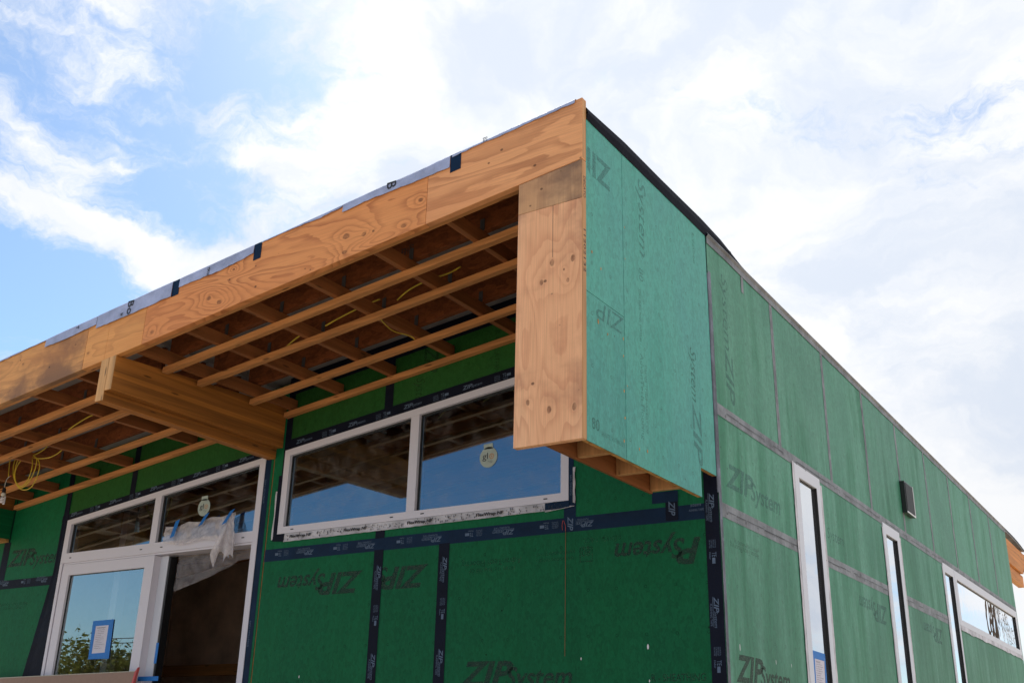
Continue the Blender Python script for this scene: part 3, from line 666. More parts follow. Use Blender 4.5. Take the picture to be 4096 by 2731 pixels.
ftape(-.094, -.0005, .5, top(-.1), 3, 'tape', lambda b, y: [(tape_logo(b, (-.060, y, zz), NZ, PX), tape_small(b, (-.058, y, zz-.29), NZ, PX)) for zz in (3.008, 2.375, 1.75)])
ftape(-.452, -.270, 2.978, 3.05, 2, 'tape_dark'); ftape(-.358, -.272, 2.86, 2.979, 3, 'tape', lambda b, y: b.text('ZIP', (-.335, y, 2.985), NZ, PX, .042, M['tape_ink'], w=.085, shear=.33, bold=.02))
ftape(-4.0, -3.935, .5, 3.72, 1, 'tape_dark', lambda b, y: [b.text('STRETCH TAPE', (-3.972, y, z), PZ, NX, .016, M['tape_ink'], w=.20) for z in (2.20, 3.34)])
ftape(-6.69, -6.60, .5, 3.02, 2, 'tape'); ftape(-6.69, -6.60, 3.02, 3.42, 2, 'tape')
ftape(-6.665, -6.615, 3.40, 3.95, 2, 'tape')
ftape(-7.60, -6.675, 2.838, 2.922, 1, 'tape', lambda b, y: [(tape_logo(b, (-6.76-.62*k, y, 2.90), NX, NZ), tape_small(b, (-7.03-.62*k, y, 2.90), NX, NZ)) for k in (0, 1)])
ftape(-5.735, -5.66, head(-5.7), top(-5.73), 2, 'tape'); ftape(-3.80, -3.73, 3.3, 4.28, 2, 'tape')
ftape(-7.58, -7.47, 2.92, 3.30, 1, 'tape'); ftape(-7.507, -7.492, 3.25, 3.75, 1, 'tape')
# raked tapes above the heads
def rtape(x0, x1, dz0, dz1, texts=None):
    b = MB(); y = W-.0045; n = max(2, int((x1-x0)/.06)); vs = []
    for i in range(n+1):
        x = x0+(x1-x0)*i/n; vs += [(x, y-.0005*mnoise.noise(Vector((x*9, 0, 0))), 4.197+dz0+S*x), (x, y, 4.197+dz1+S*x)]
    b.add(vs, [(2*i, 2*i+2, 2*i+3, 2*i+1) for i in range(n)], M['tape'])
    for k in range(12):
        x = x0+.12+k*.56
        if x > x1-.2: break
        o = Vector((x, y-.0012, 4.197+dz0+.030+S*x)); xd = Vector((1, 0, S)).normalized(); up = Vector((-S, 0, 1)).normalized()
        b.text('ZIP', o, xd, up, .030, M['tape_ink'], w=.085, shear=.33, bold=.02); b.text('System', o+xd*.083, xd, up, .022, M['tape_ink'], w=.095, shear=.25); tape_small(b, o+xd*.29, xd, up)
    return b.build('flashing_tape', H)
rtape(-3.79, -1.0, -.002, .085); rtape(-6.69, -3.935, -.002, .062)
# black tape where the deck meets the wall, seen past the last rafter
b = MB(); b.box(-3.8, -.1, W-.0065, W-.005, 4.675, 4.833, M['tape'], True)
for k in range(6):
    x = -3.7+k*.62; o = Vector((x, W-.0075, 4.74+S*x)); xd = Vector((1, 0, S)).normalized(); up = Vector((-S, 0, 1)).normalized(); tape_small(b, o, xd, up); tape_logo(b, o+xd*.25, xd, up)
b.build('flashing_tape', H)

# ---- side wall tapes (weathered grey, sky sheen painted in)
def stape(y0, y1, z0, z1, lay=1, mat='tape_side', texts=None, jag=.0):
    b = MB(); x = .0015*lay; ny = max(1, int((y1-y0)/.04)); nz = max(1, int((z1-z0)/.04)); vs = []
    for j in range(nz+1):
        for i in range(ny+1):
            y = y0+(y1-y0)*i/ny; z = z0+(z1-z0)*j/nz
            vs.append((x+.003*abs(mnoise.noise(Vector((y*13, z*13, lay)))), y, z))
    b.add(vs, [(j*(ny+1)+i, j*(ny+1)+i+1, (j+1)*(ny+1)+i+1, (j+1)*(ny+1)+i) for j in range(nz) for i in range(ny)], M[mat])
    if texts: texts(b, x+.0045)
    return b.build('flashing_tape', H)
M['crease_shade_ink'] = plain('seam_crease_shade', (.035, .04, .055), .6)  # painted shade of tape creases and bumps; also small print on the flex strip
def crease_shade(a0, a1, zc, vert=False):
    """dark quads that paint the shade of creases and fastener bumps in the tape"""
    def f(b, x):
        p = a0
        while p < a1:
            L = random.uniform(.05, .22); q = min(p+L, a1); t = random.uniform(.0012, .003); d = random.uniform(-.004, .004)
            if random.random() < .75:
                pts = [(x, p, zc+d-t), (x, q, zc+d-t), (x, q, zc+d+t), (x, p, zc+d+t)] if not vert else [(x, zc+d-t, p), (x, zc+d+t, p), (x, zc+d+t, q), (x, zc+d-t, q)]
                b.add(pts, [(0,1,2,3)], M['crease_shade_ink'])
            if random.random() < .55 and not vert:
                s_ = random.choice((-1, 1))*random.uniform(.010, .022); e = random.uniform(.004, .012)
                b.add([(x, q-.004, zc+s_-e), (x, q+.004, zc+s_-e), (x, q+.004, zc+s_+e), (x, q-.004, zc+s_+e)], [(0,1,2,3)], M['crease_shade_ink'])
            p = q+random.uniform(0, .02)
    return f
for (a, b_) in ((W+.03, 3.19), (3.8275, 5.67), (6.302, 8.1626)): stape(a, b_, 2.866, 2.957, 1, texts=crease_shade(a, b_, 2.912))
stape(W+.03, 13.1, 3.525, 3.605, 2, texts=crease_shade(W+.05, 13.0, 3.565))
for y in ys[1:-1]:
    stape(y-.03, y+.03, 3.60, 4.735, 1, texts=crease_shade(3.62, 4.72, y, True))
stape(W-.002, 1.752, .5, 4.52, 3, 'tape_corner', texts=crease_shade(.6, 4.5, W+.025, True))
b = MB(); b.box(-.002, .004, W-.013, W+.002, Zp2-.1, 4.50, M['tape_corner']); b.build('flashing_tape', H)
stape(2.33, 2.375, 4.60, 4.74, 2)

# ---- overhang carpentry
def rbox(name, x0, x1, y0, y1, z0, z1, mat, parent=H, bev=.0025, jit=0.0):
    b = MB(); dz = random.uniform(-jit, jit); b.box(x0, x1, y0, y1, z0+dz, z1+dz, M[mat], True); return b.build(name, parent, bev)
BZ0, BZ1, JZ1, RZ1 = 4.473, 4.517, 4.608, 4.793
for y in (.43, .765, 1.305, 1.704):                       # soffit battens, right bay and left bay
    b = MB(); segs = [(-3.79, -.26)]
    rbox('soffit_batten', -3.79+random.uniform(-.01, .01), -.26, y-.05, y, BZ0, BZ1, 'wood_x', jit=.001)
    rbox('soffit_batten', -7.46 if y > 1.6 else -8.9, -3.985, y-.05, y, BZ0, BZ1, 'wood_x', jit=.001)
for x in (-.985, -1.543, -2.115, -2.683, -3.224, -3.73, -.45):
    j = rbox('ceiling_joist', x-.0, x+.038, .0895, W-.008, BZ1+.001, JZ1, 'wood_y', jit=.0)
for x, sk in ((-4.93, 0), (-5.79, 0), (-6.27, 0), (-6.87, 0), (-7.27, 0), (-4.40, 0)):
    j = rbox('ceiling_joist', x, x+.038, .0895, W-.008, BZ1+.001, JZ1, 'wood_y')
for x0, x1 in ((-3.80, -.26), (-8.9, -4.0)):
    for k, y in enumerate((.435, .86, 1.232) if x0 > -4 else (.53, .915, 1.295)):
        th = .045 if x0 > -4 else .035
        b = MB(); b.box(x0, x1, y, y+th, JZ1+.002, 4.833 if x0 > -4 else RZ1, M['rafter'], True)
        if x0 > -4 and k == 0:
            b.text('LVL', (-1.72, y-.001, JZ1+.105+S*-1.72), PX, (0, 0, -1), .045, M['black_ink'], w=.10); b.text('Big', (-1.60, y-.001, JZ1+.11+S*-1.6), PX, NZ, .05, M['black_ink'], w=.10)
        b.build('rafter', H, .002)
        # joist straps hang at each crossing
        for xj in ((-.985, -1.543, -2.115, -2.683, -3.224) if x0 > -4 else (-4.93, -5.79, -6.27)):
            b = MB(); b.box(xj+.012, xj+.045, y-.005, y-.002, JZ1+.002, JZ1+.085, M['metal'], True); b.build('joist_strap', H)
# glulam beam with its offset cover piece
def beam(xl, end=W-.003):
    b = MB()
    b.hexa([(xl+.088, .0, 3.804), (xl+.158, .0, 3.804), (xl+.158, end, 3.790), (xl+.088, end, 3.790), (xl+.088, .0, 4.50+S*(xl+.088)), (xl+.158, .0, 4.50+S*(xl+.158)), (xl+.158, end, 4.60+S*xl), (xl+.088, end, 4.60+S*xl)], M['glulam'])
    o = b.build('glulam_beam', H, .002)
    b = MB(); b.hexa([(xl, .0, 3.733), (xl+.086, .0, 3.733), (xl+.086, end, 3.705), (xl, end, 3.705), (xl, .0, 4.50+S*xl), (xl+.086, .0, 4.50+S*(xl+.086)), (xl+.086, end, 4.60+S*xl), (xl, end, 4.60+S*xl)], M['glulam'])
    b.build('beam_ply', o, .002)
    for (a, c, z) in ((xl, xl+.085, 3.734), (xl+.089, xl+.157, 3.805)):
        b = MB(); b.box(a+.001, c-.0, -.0045, -.001, z, z+.6, M['endgrain']) if False else b.hexa([(a+.001, -.004, z), (c, -.004, z), (c, .001, z), (a+.001, .001, z), (a+.001, -.004, 4.502+S*a), (c, -.004, 4.502+S*c), (c, .001, 4.502+S*c), (a+.001, .001, 4.502+S*a)], M['endgrain']); b.build('beam_end', o)
    return o
beam(-3.977)
b = MB(); b.hexa([(-7.80,.05,3.62),(-7.545,.05,3.62),(-7.545,W-.003,3.62),(-7.80,W-.003,3.62),(-7.80,.05,3.78),(-7.545,.05,3.80),(-7.545,W-.003,3.80),(-7.80,W-.003,3.78)], M['glulam']); b.build('glulam_beam', H, .002)
b = MB(); b.box(-8.6, -7.51, W-.22, W-.006, 3.33, 3.615, M['green']); b.box(-8.6, -7.512, W-.215, W-.006, 3.30, 3.329, M['edge']); tag(b.build('left_fin_box', H), 'green boxed end of the overhang at the left edge')

# ---- windows of the front wall
def pane(name, parent, pts, mat):
    b = MB(); b.add(pts, [tuple(range(len(pts)))], M[mat]); return b.build(name, parent)
def slot(b, x, z, y, w_=.030): b.box(x-w_/2, x+w_/2, y-.002, y+.001, z-.004, z+.004, M['gasket'])
def frame_poly(b, outer, inner, y, th, mat):
    """rectangular frame with a raked head: outer and inner given as BL, BR, TR, TL"""
    n = 4
    for i in range(n):
        j = (i+1) % n
        b.prism([(outer[i][0], y, outer[i][1]), (outer[j][0], y, outer[j][1]), (inner[j][0], y, inner[j][1]), (inner[i][0], y, inner[i][1])], (0, th, 0), M[mat])
FY = W-.006
b = MB(); hd = lambda x: head(x)
frame_poly(b, [(-3.782, 3.066), (-1.069, 3.066), (-1.069, hd(-1.069)), (-3.782, hd(-3.782))], [(-3.721, 3.122), (-1.131, 3.122), (-1.131, hd(-1.131)-.055), (-3.721, hd(-3.721)-.055)], FY, .09, 'frame')
for x in (-3.62, -2.60, -2.31, -1.25): slot(b, x, 3.094, FY)
win = b.build('window', H); tag(win, 'wide white framed window with two panes and a sloping head')
b = MB(); b.prism([(-2.467, FY+.001, 3.1225), (-2.387, FY+.001, 3.1225), (-2.387, FY+.001, hd(-2.387)-.0555), (-2.467, FY+.001, hd(-2.467)-.0555)], (0, .088, 0), M['frame']); b.build('mullion', win)
b = MB()
for (a, c) in ((-3.721, -2.467), (-2.387, -1.131)):
    frame_poly(b, [(a, 3.122), (c, 3.122), (c, hd(c)-.055), (a, hd(a)-.055)], [(a+.012, 3.130), (c-.012, 3.130), (c-.012, hd(c)-.070), (a+.012, hd(a)-.070)], FY+.028, .01, 'gasket')
b.build('gasket', win)
for (a, c) in ((-3.72, -2.468), (-2.386, -1.132)):
    pane('glass_pane', win, [(a, FY+.034, 3.124), (c, FY+.034, 3.124), (c, FY+.034, hd(c)-.057), (a, FY+.034, hd(a)-.057)], 'glass')
def sticker(parent, cx, cz, r, y):
    b = MB(); n = 32
    b.add([(cx+r*math.cos(2*math.pi*i/n), y, cz+r*math.sin(2*math.pi*i/n)) for i in range(n)], [tuple(range(n))], M['sticker'])
    b.add([(cx-.55*r, y, cz+.8*r), (cx+.5*r, y, cz+.8*r), (cx+.42*r, y, cz+1.35*r), (cx-.6*r, y, cz+1.3*r)], [(0,1,2,3)], M['sticker'])
    b.text('gl', (cx-.68*r, y-.001, cz-.16*r), PX, PZ, .60*r, M['black_ink'], w=.62*r, bold=.004)
    ring = []
    for i in range(n):
        t = 2*math.pi*i/n; ring += [(cx+.36*r+.26*r*math.cos(t), y-.001, cz+.06*r+.26*r*math.sin(t)), (cx+.36*r+.19*r*math.cos(t), y-.001, cz+.06*r+.19*r*math.sin(t))]
    b.add(ring, [(2*i, 2*((i+1) % n), 2*((i+1) % n)+1, 2*i+1) for i in range(n)], M['orange_ink'])
    b.add([(cx+.36*r+.08*r*math.cos(2*math.pi*i/12), y-.001, cz+.06*r+.08*r*math.sin(2*math.pi*i/12)) for i in range(12)], [tuple(range(12))], M['orange_ink'])
    b.text('high performance', (cx-.05*r, y-.001, cz-.42*r), PX, PZ, .08*r, M['black_ink'], w=.55*r); b.text('windows', (cx+.15*r, y-.001, cz-.55*r), PX, PZ, .08*r, M['black_ink'], w=.3*r)
    return b.build('sticker', parent)
sticker(win, -1.755, 3.458, .077, FY+.031)
# flexible flashing under and beside the window
def ragged(name, parent, base, lower, y, mat, texts=None):
    b = MB(); vs = []; n = 70
    for i in range(n+1):
        t = i/n; (x0, z0), (x1, z1) = base(t), lower(t)
        for k in range(4):
            q = k/3; rr = .004*mnoise.noise(Vector((t*60, q*3, 1))) if k else 0
            vs.append((x0+(x1-x0)*q, y-.004*abs(mnoise.noise(Vector((t*45, q*4, 7))))-.006*(k == 3), z0+(z1-z0)*q+rr))
    b.add(vs, [(i*4+k, (i+1)*4+k, (i+1)*4+k+1, i*4+k+1) for i in range(n) for k in range(3)], M[mat])
    if texts: texts(b)
    o = b.build(name, parent); s_ = o.modifiers.new('solid', 'SOLIDIFY'); s_.thickness = .003; s_.offset = 1; return o
def ftx(b):
    for x in (-3.63, -3.06, -2.44, -1.82): b.text('FlexWrap NF', (x, W-.0115, 3.024), PX, PZ, .022, M['black_ink'], w=.23, bold=.012)
    for k in range(260):
        x = random.uniform(-3.68, -1.12); z = random.uniform(3.008, 3.05); h_ = random.uniform(.004, .014)
        if any(q-.02 < x < q+.25 for q in (-3.63, -3.06, -2.44, -1.82)) and random.random() < .8: continue
        b.add([(x, W-.0112, z), (x+.0025, W-.0112, z), (x+.0035, W-.0112, z+h_), (x+.001, W-.0112, z+h_)], [(0,1,2,3)], M['crease_shade_ink'])
ragged('flexible_flashing', win, lambda t: (-3.70+t*2.45, 3.064), lambda t: (-3.70+t*2.45, 2.998+.012*t), W-.004, 'flex', ftx)
ragged('flexible_flashing', win, lambda t: (-3.784, 3.06+t*.36), lambda t: (-3.835-.004*math.sin(t*9), 3.02+t*.40), W-.003, 'flex')
b = MB(); b.box(-3.822, -3.783, W-.010, W-.006, 3.01, 3.55, M['tape']); b.prism([(-3.822, W-.0105, 3.012), (-3.70, W-.0105, 3.0), (-3.70, W-.0105, 3.062), (-3.783, W-.0105, 3.062)], (0, .004, 0), M['tape']); b.build('corner_flashing', win)
b = MB(); b.box(-1.068, -1.030, W-.0045, W-.002, 3.03, 3.60, M['tape_dark']); b.box(-1.25, -1.06, W-.012, W-.0085, 3.015, 3.062, M['tape_dark']); b.text('FLASHING TAPE', (-1.043, W-.0065, 3.10), PZ, NX, .014, M['tape_ink'], w=.14); b.build('corner_flashing', win)
ragged('flexible_flashing', win, lambda t: (-1.034, 3.05+t*.24), lambda t: (-1.016+.003*math.sin(t*14), 3.04+t*.25), W-.007, 'flex')
ragged('flexible_flashing', win, lambda t: (-1.25+t*.20, 3.016+t*.012), lambda t: (-1.25+t*.23, 3.002+t*.022), W-.007, 'flex')

ragged('flashing_tape', H, lambda t: (-6.602, 3.9-3.0*t), lambda t: (-6.665-max(0, t-.30)*.62 if t < .66 else -6.888, 3.9-3.0*t), W-.006, 'tape')
# ---- sliding door with transom
b = MB()
frame_poly(b, [(-6.600, 3.028), (-4.000, 3.028), (-4.000, hd(-4.0)), (-6.600, hd(-6.6))], [(-6.530, 3.118), (-4.066, 3.118), (-4.066, hd(-4.066)-.050), (-6.530, hd(-6.53)-.050)], FY, .10, 'frame')
b.box(-6.600, -6.560, FY, FY+.10, .85, 3.027, M['frame']); b.box(-4.062, -4.000, FY, FY+.10, .85, 3.027, M['frame']); b.box(-4.090, -4.063, FY+.03, FY+.095, .85, 3.010, M['frame'])
b.box(-6.559, -4.063, FY+.012, FY+.16, 3.012, 3.027, M['frame'])
for x in (-6.46, -5.45, -5.18, -4.17): slot(b, x, 3.072, FY)
door = b.build('sliding_door', H); tag(door, 'white framed sliding door with a sloping transom and its right side open')
b = MB(); b.prism([(-5.352, FY+.001, 3.1185), (-5.273, FY+.001, 3.1185), (-5.273, FY+.001, hd(-5.273)-.0505), (-5.352, FY+.001, hd(-5.352)-.0505)], (0, .09, 0), M['frame']); b.build('mullion', door)
b = MB()
for (a, c) in ((-6.53, -5.352), (-5.273, -4.066)):
    frame_poly(b, [(a, 3.118), (c, 3.118), (c, hd(c)-.05), (a, hd(a)-.05)], [(a+.022, 3.123), (c-.006, 3.123), (c-.006, hd(c)-.062), (a+.022, hd(a)-.062)], FY+.028, .01, 'gasket')
b.build('gasket', door)
for (a, c) in ((-6.529, -5.353), (-5.272, -4.067)):
    pane('glass_pane', door, [(a, FY+.034, 3.119), (c, FY+.034, 3.119), (c, FY+.034, hd(c)-.052), (a, FY+.034, hd(a)-.052)], 'glass')
b = MB(); sx0, sx1 = -6.548, -5.255
frame_poly(b, [(sx0, .87), (sx1, .87), (sx1, 3.008), (sx0, 3.008)], [(-6.447, .98), (-5.374, .98), (-5.374, 2.911), (-6.447, 2.911)], FY+.004, .075, 'frame')
sash = b.build('door_sash', door); tag(sash, 'closed left leaf of the sliding door')
b = MB(); frame_poly(b, [(-6.447, .98), (-5.374, .98), (-5.374, 2.911), (-6.447, 2.911)], [(-6.441, .986), (-5.378, .986), (-5.378, 2.905), (-6.441, 2.905)], FY+.026, .01, 'gasket'); b.build('gasket', door)
pane('glass_pane', door, [(-6.446, FY+.032, .981), (-5.375, FY+.032, .981), (-5.375, FY+.032, 2.910), (-6.446, FY+.032, 2.910)], 'glass_door')
b = MB(); b.box(-5.254, -5.155, FY+.075, FY+.15, .87, 3.008, M['frame_side']); b.box(-5.150, -5.128, FY+.078, FY+.15, .87, 3.0, M['gasket']); b.build('inner_stile', door)
sticker(door, -4.731, 3.385, .076, FY+.031)

# ---- side windows
def sframe(b, outer, inner, x, th, mat):
    for i in range(4):
        j = (i+1) % 4
        b.prism([(x, outer[i][0], outer[i][1]), (x, outer[j][0], outer[j][1]), (x, inner[j][0], inner[j][1]), (x, inner[i][0], inner[i][1])], (-th, 0, 0), M[mat])
def sidewin(y0, y1, g0, g1, z0, z1, label, gm='glass_side', gz0=None, gz1=3.452, rec=.024):
    b = MB(); gz0 = gz0 or z0+.1
    sframe(b, [(y0, z0), (y1, z0), (y1, z1), (y0, z1)], [(g0, gz0), (g1, gz0), (g1, gz1), (g0, gz1)], .006, .09, 'frame_side')
    o = b.build('window', H); tag(o, label)
    b = MB(); sframe(b, [(g0, gz0), (g1, gz0), (g1, gz1), (g0, gz1)], [(g0+.010, gz0+.01), (g1-.022, gz0+.01), (g1-.022, gz1-.012), (g0+.010, gz1-.012)], .006-rec+.006, .012, 'gasket')
    b.box(-rec, .004, g1-.006, g1-.0005, gz0, gz1, M['gasket']); b.build('gasket', o)
    b = MB(); b.add([(.006-rec, g0, gz0), (.006-rec, g1, gz0), (.006-rec, g1, gz1), (.006-rec, g0, gz1)], [(0,1,2,3)], M[gm]); b.build('glass_pane', o)
    return o
w1 = sidewin(3.215, 3.822, 3.315, 3.735, .95, 3.545, 'nearest tall narrow window in the long side wall')
w2 = sidewin(5.69, 6.296, 5.785, 6.20, .95, 3.545, 'middle tall narrow window in the long side wall')
w3 = sidewin(8.18, 8.765, 8.265, 8.69, .95, 3.545, 'narrow casement joined to the long window at the far end')
w4 = sidewin(8.775, 13.07, 8.89, 12.93, 2.925, 3.545, 'long low window near the far end of the side wall', 'glass_wavy', 2.992)
def sflex(parent, ya, yb, z0, z1):
    b = MB(); n = max(4, int((z1-z0)/.04)); vs = []
    for i in range(n+1):
        z = z0+(z1-z0)*i/n; vs += [(.0045, ya, z), (.006+.004*abs(mnoise.noise(Vector((z*14, ya, 0)))), yb+.010*mnoise.noise(Vector((z*8, yb, 0))), z)]
    b.add(vs, [(2*i, 2*i+1, 2*i+3, 2*i+2) for i in range(n)], M['flex']); return b.build('flexible_flashing', parent)
sflex(w1, 3.214, 3.165, .95, 3.55); sflex(w1, 3.823, 3.862, .95, 3.50); sflex(w2, 5.689, 5.655, .95, 3.5); sflex(w2, 6.297, 6.33, .95, 3.5); sflex(w3, 8.179, 8.14, .95, 3.5)
b = MB(); vs = []; n = 110
for i in range(n+1):
    y = 8.775+(13.07-8.775)*i/n; vs += [(.004, y, 2.926), (.009+.004*abs(mnoise.noise(Vector((y*6, 0, 0)))), y, 2.925-.055-.03*abs(mnoise.noise(Vector((y*2.5, 4, 0)))))]
b.add(vs, [(2*i, 2*i+2, 2*i+3, 2*i+1) for i in range(n)], M['flex'])
b.build('flexible_flashing', w4)

# ---- vent hood on the side wall
b = MB(); vy0, vy1, vz0, vz1, vx = 6.57, 6.91, 3.80, 4.125, .048
b.hexa([(.002, vy0, vz0+.0), (vx, vy0+.0, vz0), (vx, vy1, vz0), (.002, vy1, vz0+.0), (.002, vy0, vz1+.0), (vx, vy0, vz1), (vx, vy1, vz1), (.002, vy1, vz1+.0)], M['vent_black'])
vent = b.build('vent_hood', H, .003); tag(vent, 'black square vent hood on the green side wall')
b = MB(); b.box(vx+.001, vx+.004, vy0+.02, vy1-.02, vz0+.02, vz1-.015, M['vent_panel']); b.build('vent_flap', vent)
b = MB(); b.box(vx+.001, vx+.006, vy0+.001, vy1, vz0, vz0+.014, M['vent_trim']); b.box(vx+.001, vx+.006, vy1-.014, vy1, vz0+.0145, vz1, M['vent_trim']); b.build('vent_trim', vent)

# ---- interior shell
b = MB()
b.box(-8.95, -8.85, W+.2, YB-.1, .85, 5.0, M['inner']); b.box(-8.8, -.2, YB-.15, YB-.05, .85, 5.0, M['inner'])
b.box(-8.8, -5.6, 4.9, 5.0, .85, 4.2, M['inner'])
b.build('interior_wall', H)
b = MB(); b.box(XL, -.12, W+.12, YB-.05, .75, .85, M['inner_floor']); b.build('interior_floor', H)
b = MB(); b.box(-8.84, -.12, W+.12, YB-.16, 4.56, 4.60, M['rafter'], True)
b.build('interior_ceiling', H)
for k in range(9):
    rbox('ceiling_joist', -8.8, -.14, W+.5+k*.61, W+.545+k*.61, 4.40, 4.558, 'wood_x', bev=0)
b = MB(); b.box(-8.0, -.12, W+.12, W+.10+.1, 4.30, 4.55, M['wood_x'], True); b.box(-6.25, -6.16, W+.35, W+.44, .85, 3.7, M['frame_side']); b.box(-7.2, -7.11, W+1.4, W+1.49, .85, 4.0, M['wood_z']); b.box(-8.7, -6.0, W+2.6, W+2.7, 2.2, 2.32, M['wood_x']); b.build('interior_post', H)  # white upright added to give the pale bar in the door glass
b = MB(); b.box(XL, XL+.1, W+.101, YB, .0, 3.6, M['side']); b.box(XL, -.001, W+.001, W+.099, 0, .298, M['deck']); b.box(-.10, -.001, W+.101, YB, 0, .298, M['deck']); b.box(XL+.1, -.11, YB-.01, YB, .0, 3.6, M['side']); b.build('foundation', H)

# ---- orange plumb string on the wall
b = MB(); b.tube([(-1.089, W-.006, 2.862), (-1.0895, W-.007, 2.5), (-1.092, W-.006, 2.058)], .0016, plain('string_orange', (.22, .09, .03), .7), 6)
b.tube(smoothpath([(-1.089, W-.008, 2.862), (-1.092, W-.008, 2.90), (-1.108, W-.008, 2.932), (-1.116, W-.008, 2.90), (-1.113, W-.008, 2.868)]), .0012, M['wire_red'], 6)
tag(b.build('plumb_string'), 'thin orange string hanging down the green wall below the right end of the window', 'string')

# ---- plaster drips on the wall: paint flecks
for (x, z, r) in ((-.975, 2.04, .006), (-.505, 2.10, .011), (-.50, 1.90, .006), (-3.40, 1.965, .007)):
    b = MB(); b.add([(x+r*.6*math.cos(t*.785), W-.002, z+r*1.5*math.sin(t*.785)) for t in range(8)], [tuple(range(8))], M['vent_trim']); b.build('paint_fleck', H)
for (y, z, r) in ((1.93, 2.10, .012), (2.55, 2.06, .009), (2.85, 2.06, .007)):
    b = MB(); b.add([(.002, y+r*.4*math.cos(t*.785), z+r*1.8*math.sin(t*.785)) for t in range(8)], [tuple(range(8))], M['vent_trim']); b.build('paint_fleck', H)
# chipped spots on the fin where the strands show
for (y, z, r) in ((.165, 3.60, .016), (.27, 3.565, .010), (.45, 3.60, .010), (.45, 3.50, .008), (.45, 3.30, .010), (.455, 3.15, .010), (.44, 3.02, .009), (.10, 3.98, .010), (.20, 3.92, .008), (.49, 4.30, .006), (.49, 4.10, .006), (.62, 3.02, .010), (.72, 3.03, .010), (.49, 3.34, .006)):
    b = MB(); b.add([(.0015, y+r*.6*math.cos(t*.785)*random.uniform(.6, 1.2), z+r*math.sin(t*.785)*random.uniform(.6, 1.3)) for t in range(8)], [tuple(range(8))], M['edge']); b.build('chipped_spot', H)

# ================================================================= LOOSE THINGS
# plastic film over the door head with its tape strips
pl = thing('plastic_sheet', (-4.7, W-.02, 3.1), 'crumpled clear plastic sheet stuck over the head of the open door with blue tape', 'plastic sheet')
b = MB(); nx, nz = 60, 20; vs = []; o0 = Vector(pl.location)
for i in range(nx+1):
    t = i/nx; x = -5.14+t*.86; zt = 3.243+.05*t - (.018*math.sin(t*math.pi*3)**2); zb = 3.105-.10*max(0, t-.15)-.03*math.sin(t*7)
    if t > .8: zb = 3.02-.35*(t-.8)*1.6
    for j in range(nz+1):
        q = j/nz; d = .012*mnoise.noise(Vector((x*9, q*3, 2)))+.010*mnoise.noise(Vector((x*22+q*6, q*5, 8)))
        vs.append(Vector((x+.012*mnoise.noise(Vector((q*6, t*3, 0))), W-.020-.016*q+d, zt+(zb-zt)*q))-o0)
b.add(vs, [(i*(nz+1)+j, (i+1)*(nz+1)+j, (i+1)*(nz+1)+j+1, i*(nz+1)+j+1) for i in range(nx) for j in range(nz)], M['plastic'])
vs = []; nx, nz = 36, 30                     # bunched tail
for i in range(nx+1):
    t = i/nx
    for j in range(nz+1):
        q = j/nz; wd = .02+.27*q**1.2; x = -4.30-.07*q+(t-.38)*wd; z = 3.285-q*(.34+.07*math.sin(t*11)+.05*math.sin(t*23))
        vs.append(Vector((x, W-.035-.05*q*(.5+.5*math.sin(t*17+q*3))-.012*mnoise.noise(Vector((t*9, q*7, 4))), z))-o0)
b.add(vs, [(i*(nz+1)+j, (i+1)*(nz+1)+j, (i+1)*(nz+1)+j+1, i*(nz+1)+j+1) for i in range(nx) for j in range(nz)], M['plastic'])
b.build('film', pl, smooth=True)
for (xa, za, xb, zb) in ((-4.982, 3.290, -4.982, 3.128), (-4.612, 3.315, -4.640, 3.200), (-4.305, 3.317, -4.350, 3.188)):
    b = MB(); vs = []
    for (x, z) in ((xa-.026, za-.012), (xa+.026, za+.004), (xb+.022, zb+.012), (xb-.030, zb-.004)): vs.append(Vector((x, W-.066 if z < 3.22 else W-.030, z))-o0)
    b.prism([tuple(v) for v in (vs[3], vs[2], vs[1], vs[0])], (0, .001, 0), M['blue_tape']); b.build('tape_strip', pl)
# drywall sheet thrust edge film inside the opening
b = MB(); vs = []; nx, nz = 30, 14
for i in range(nx+1):
    for j in range(nz+1):
        t = i/nx; q = j/nz; vs.append((-5.09+t*.98, W+.12+.02*mnoise.noise(Vector((t*8, q*4, 3))), 3.005-q*(.10+.13*abs(t-.75)**.8*2*(1 if t < .75 else -.3))))
b.add(vs, [(i*(nz+1)+j, (i+1)*(nz+1)+j, (i+1)*(nz+1)+j+1, i*(nz+1)+j+1) for i in range(nx) for j in range(nz)], M['plastic_thin'])
tag(b.build('plastic_strip', smooth=True), 'strip of clear film hanging inside the head of the open doorway', 'plastic sheet')

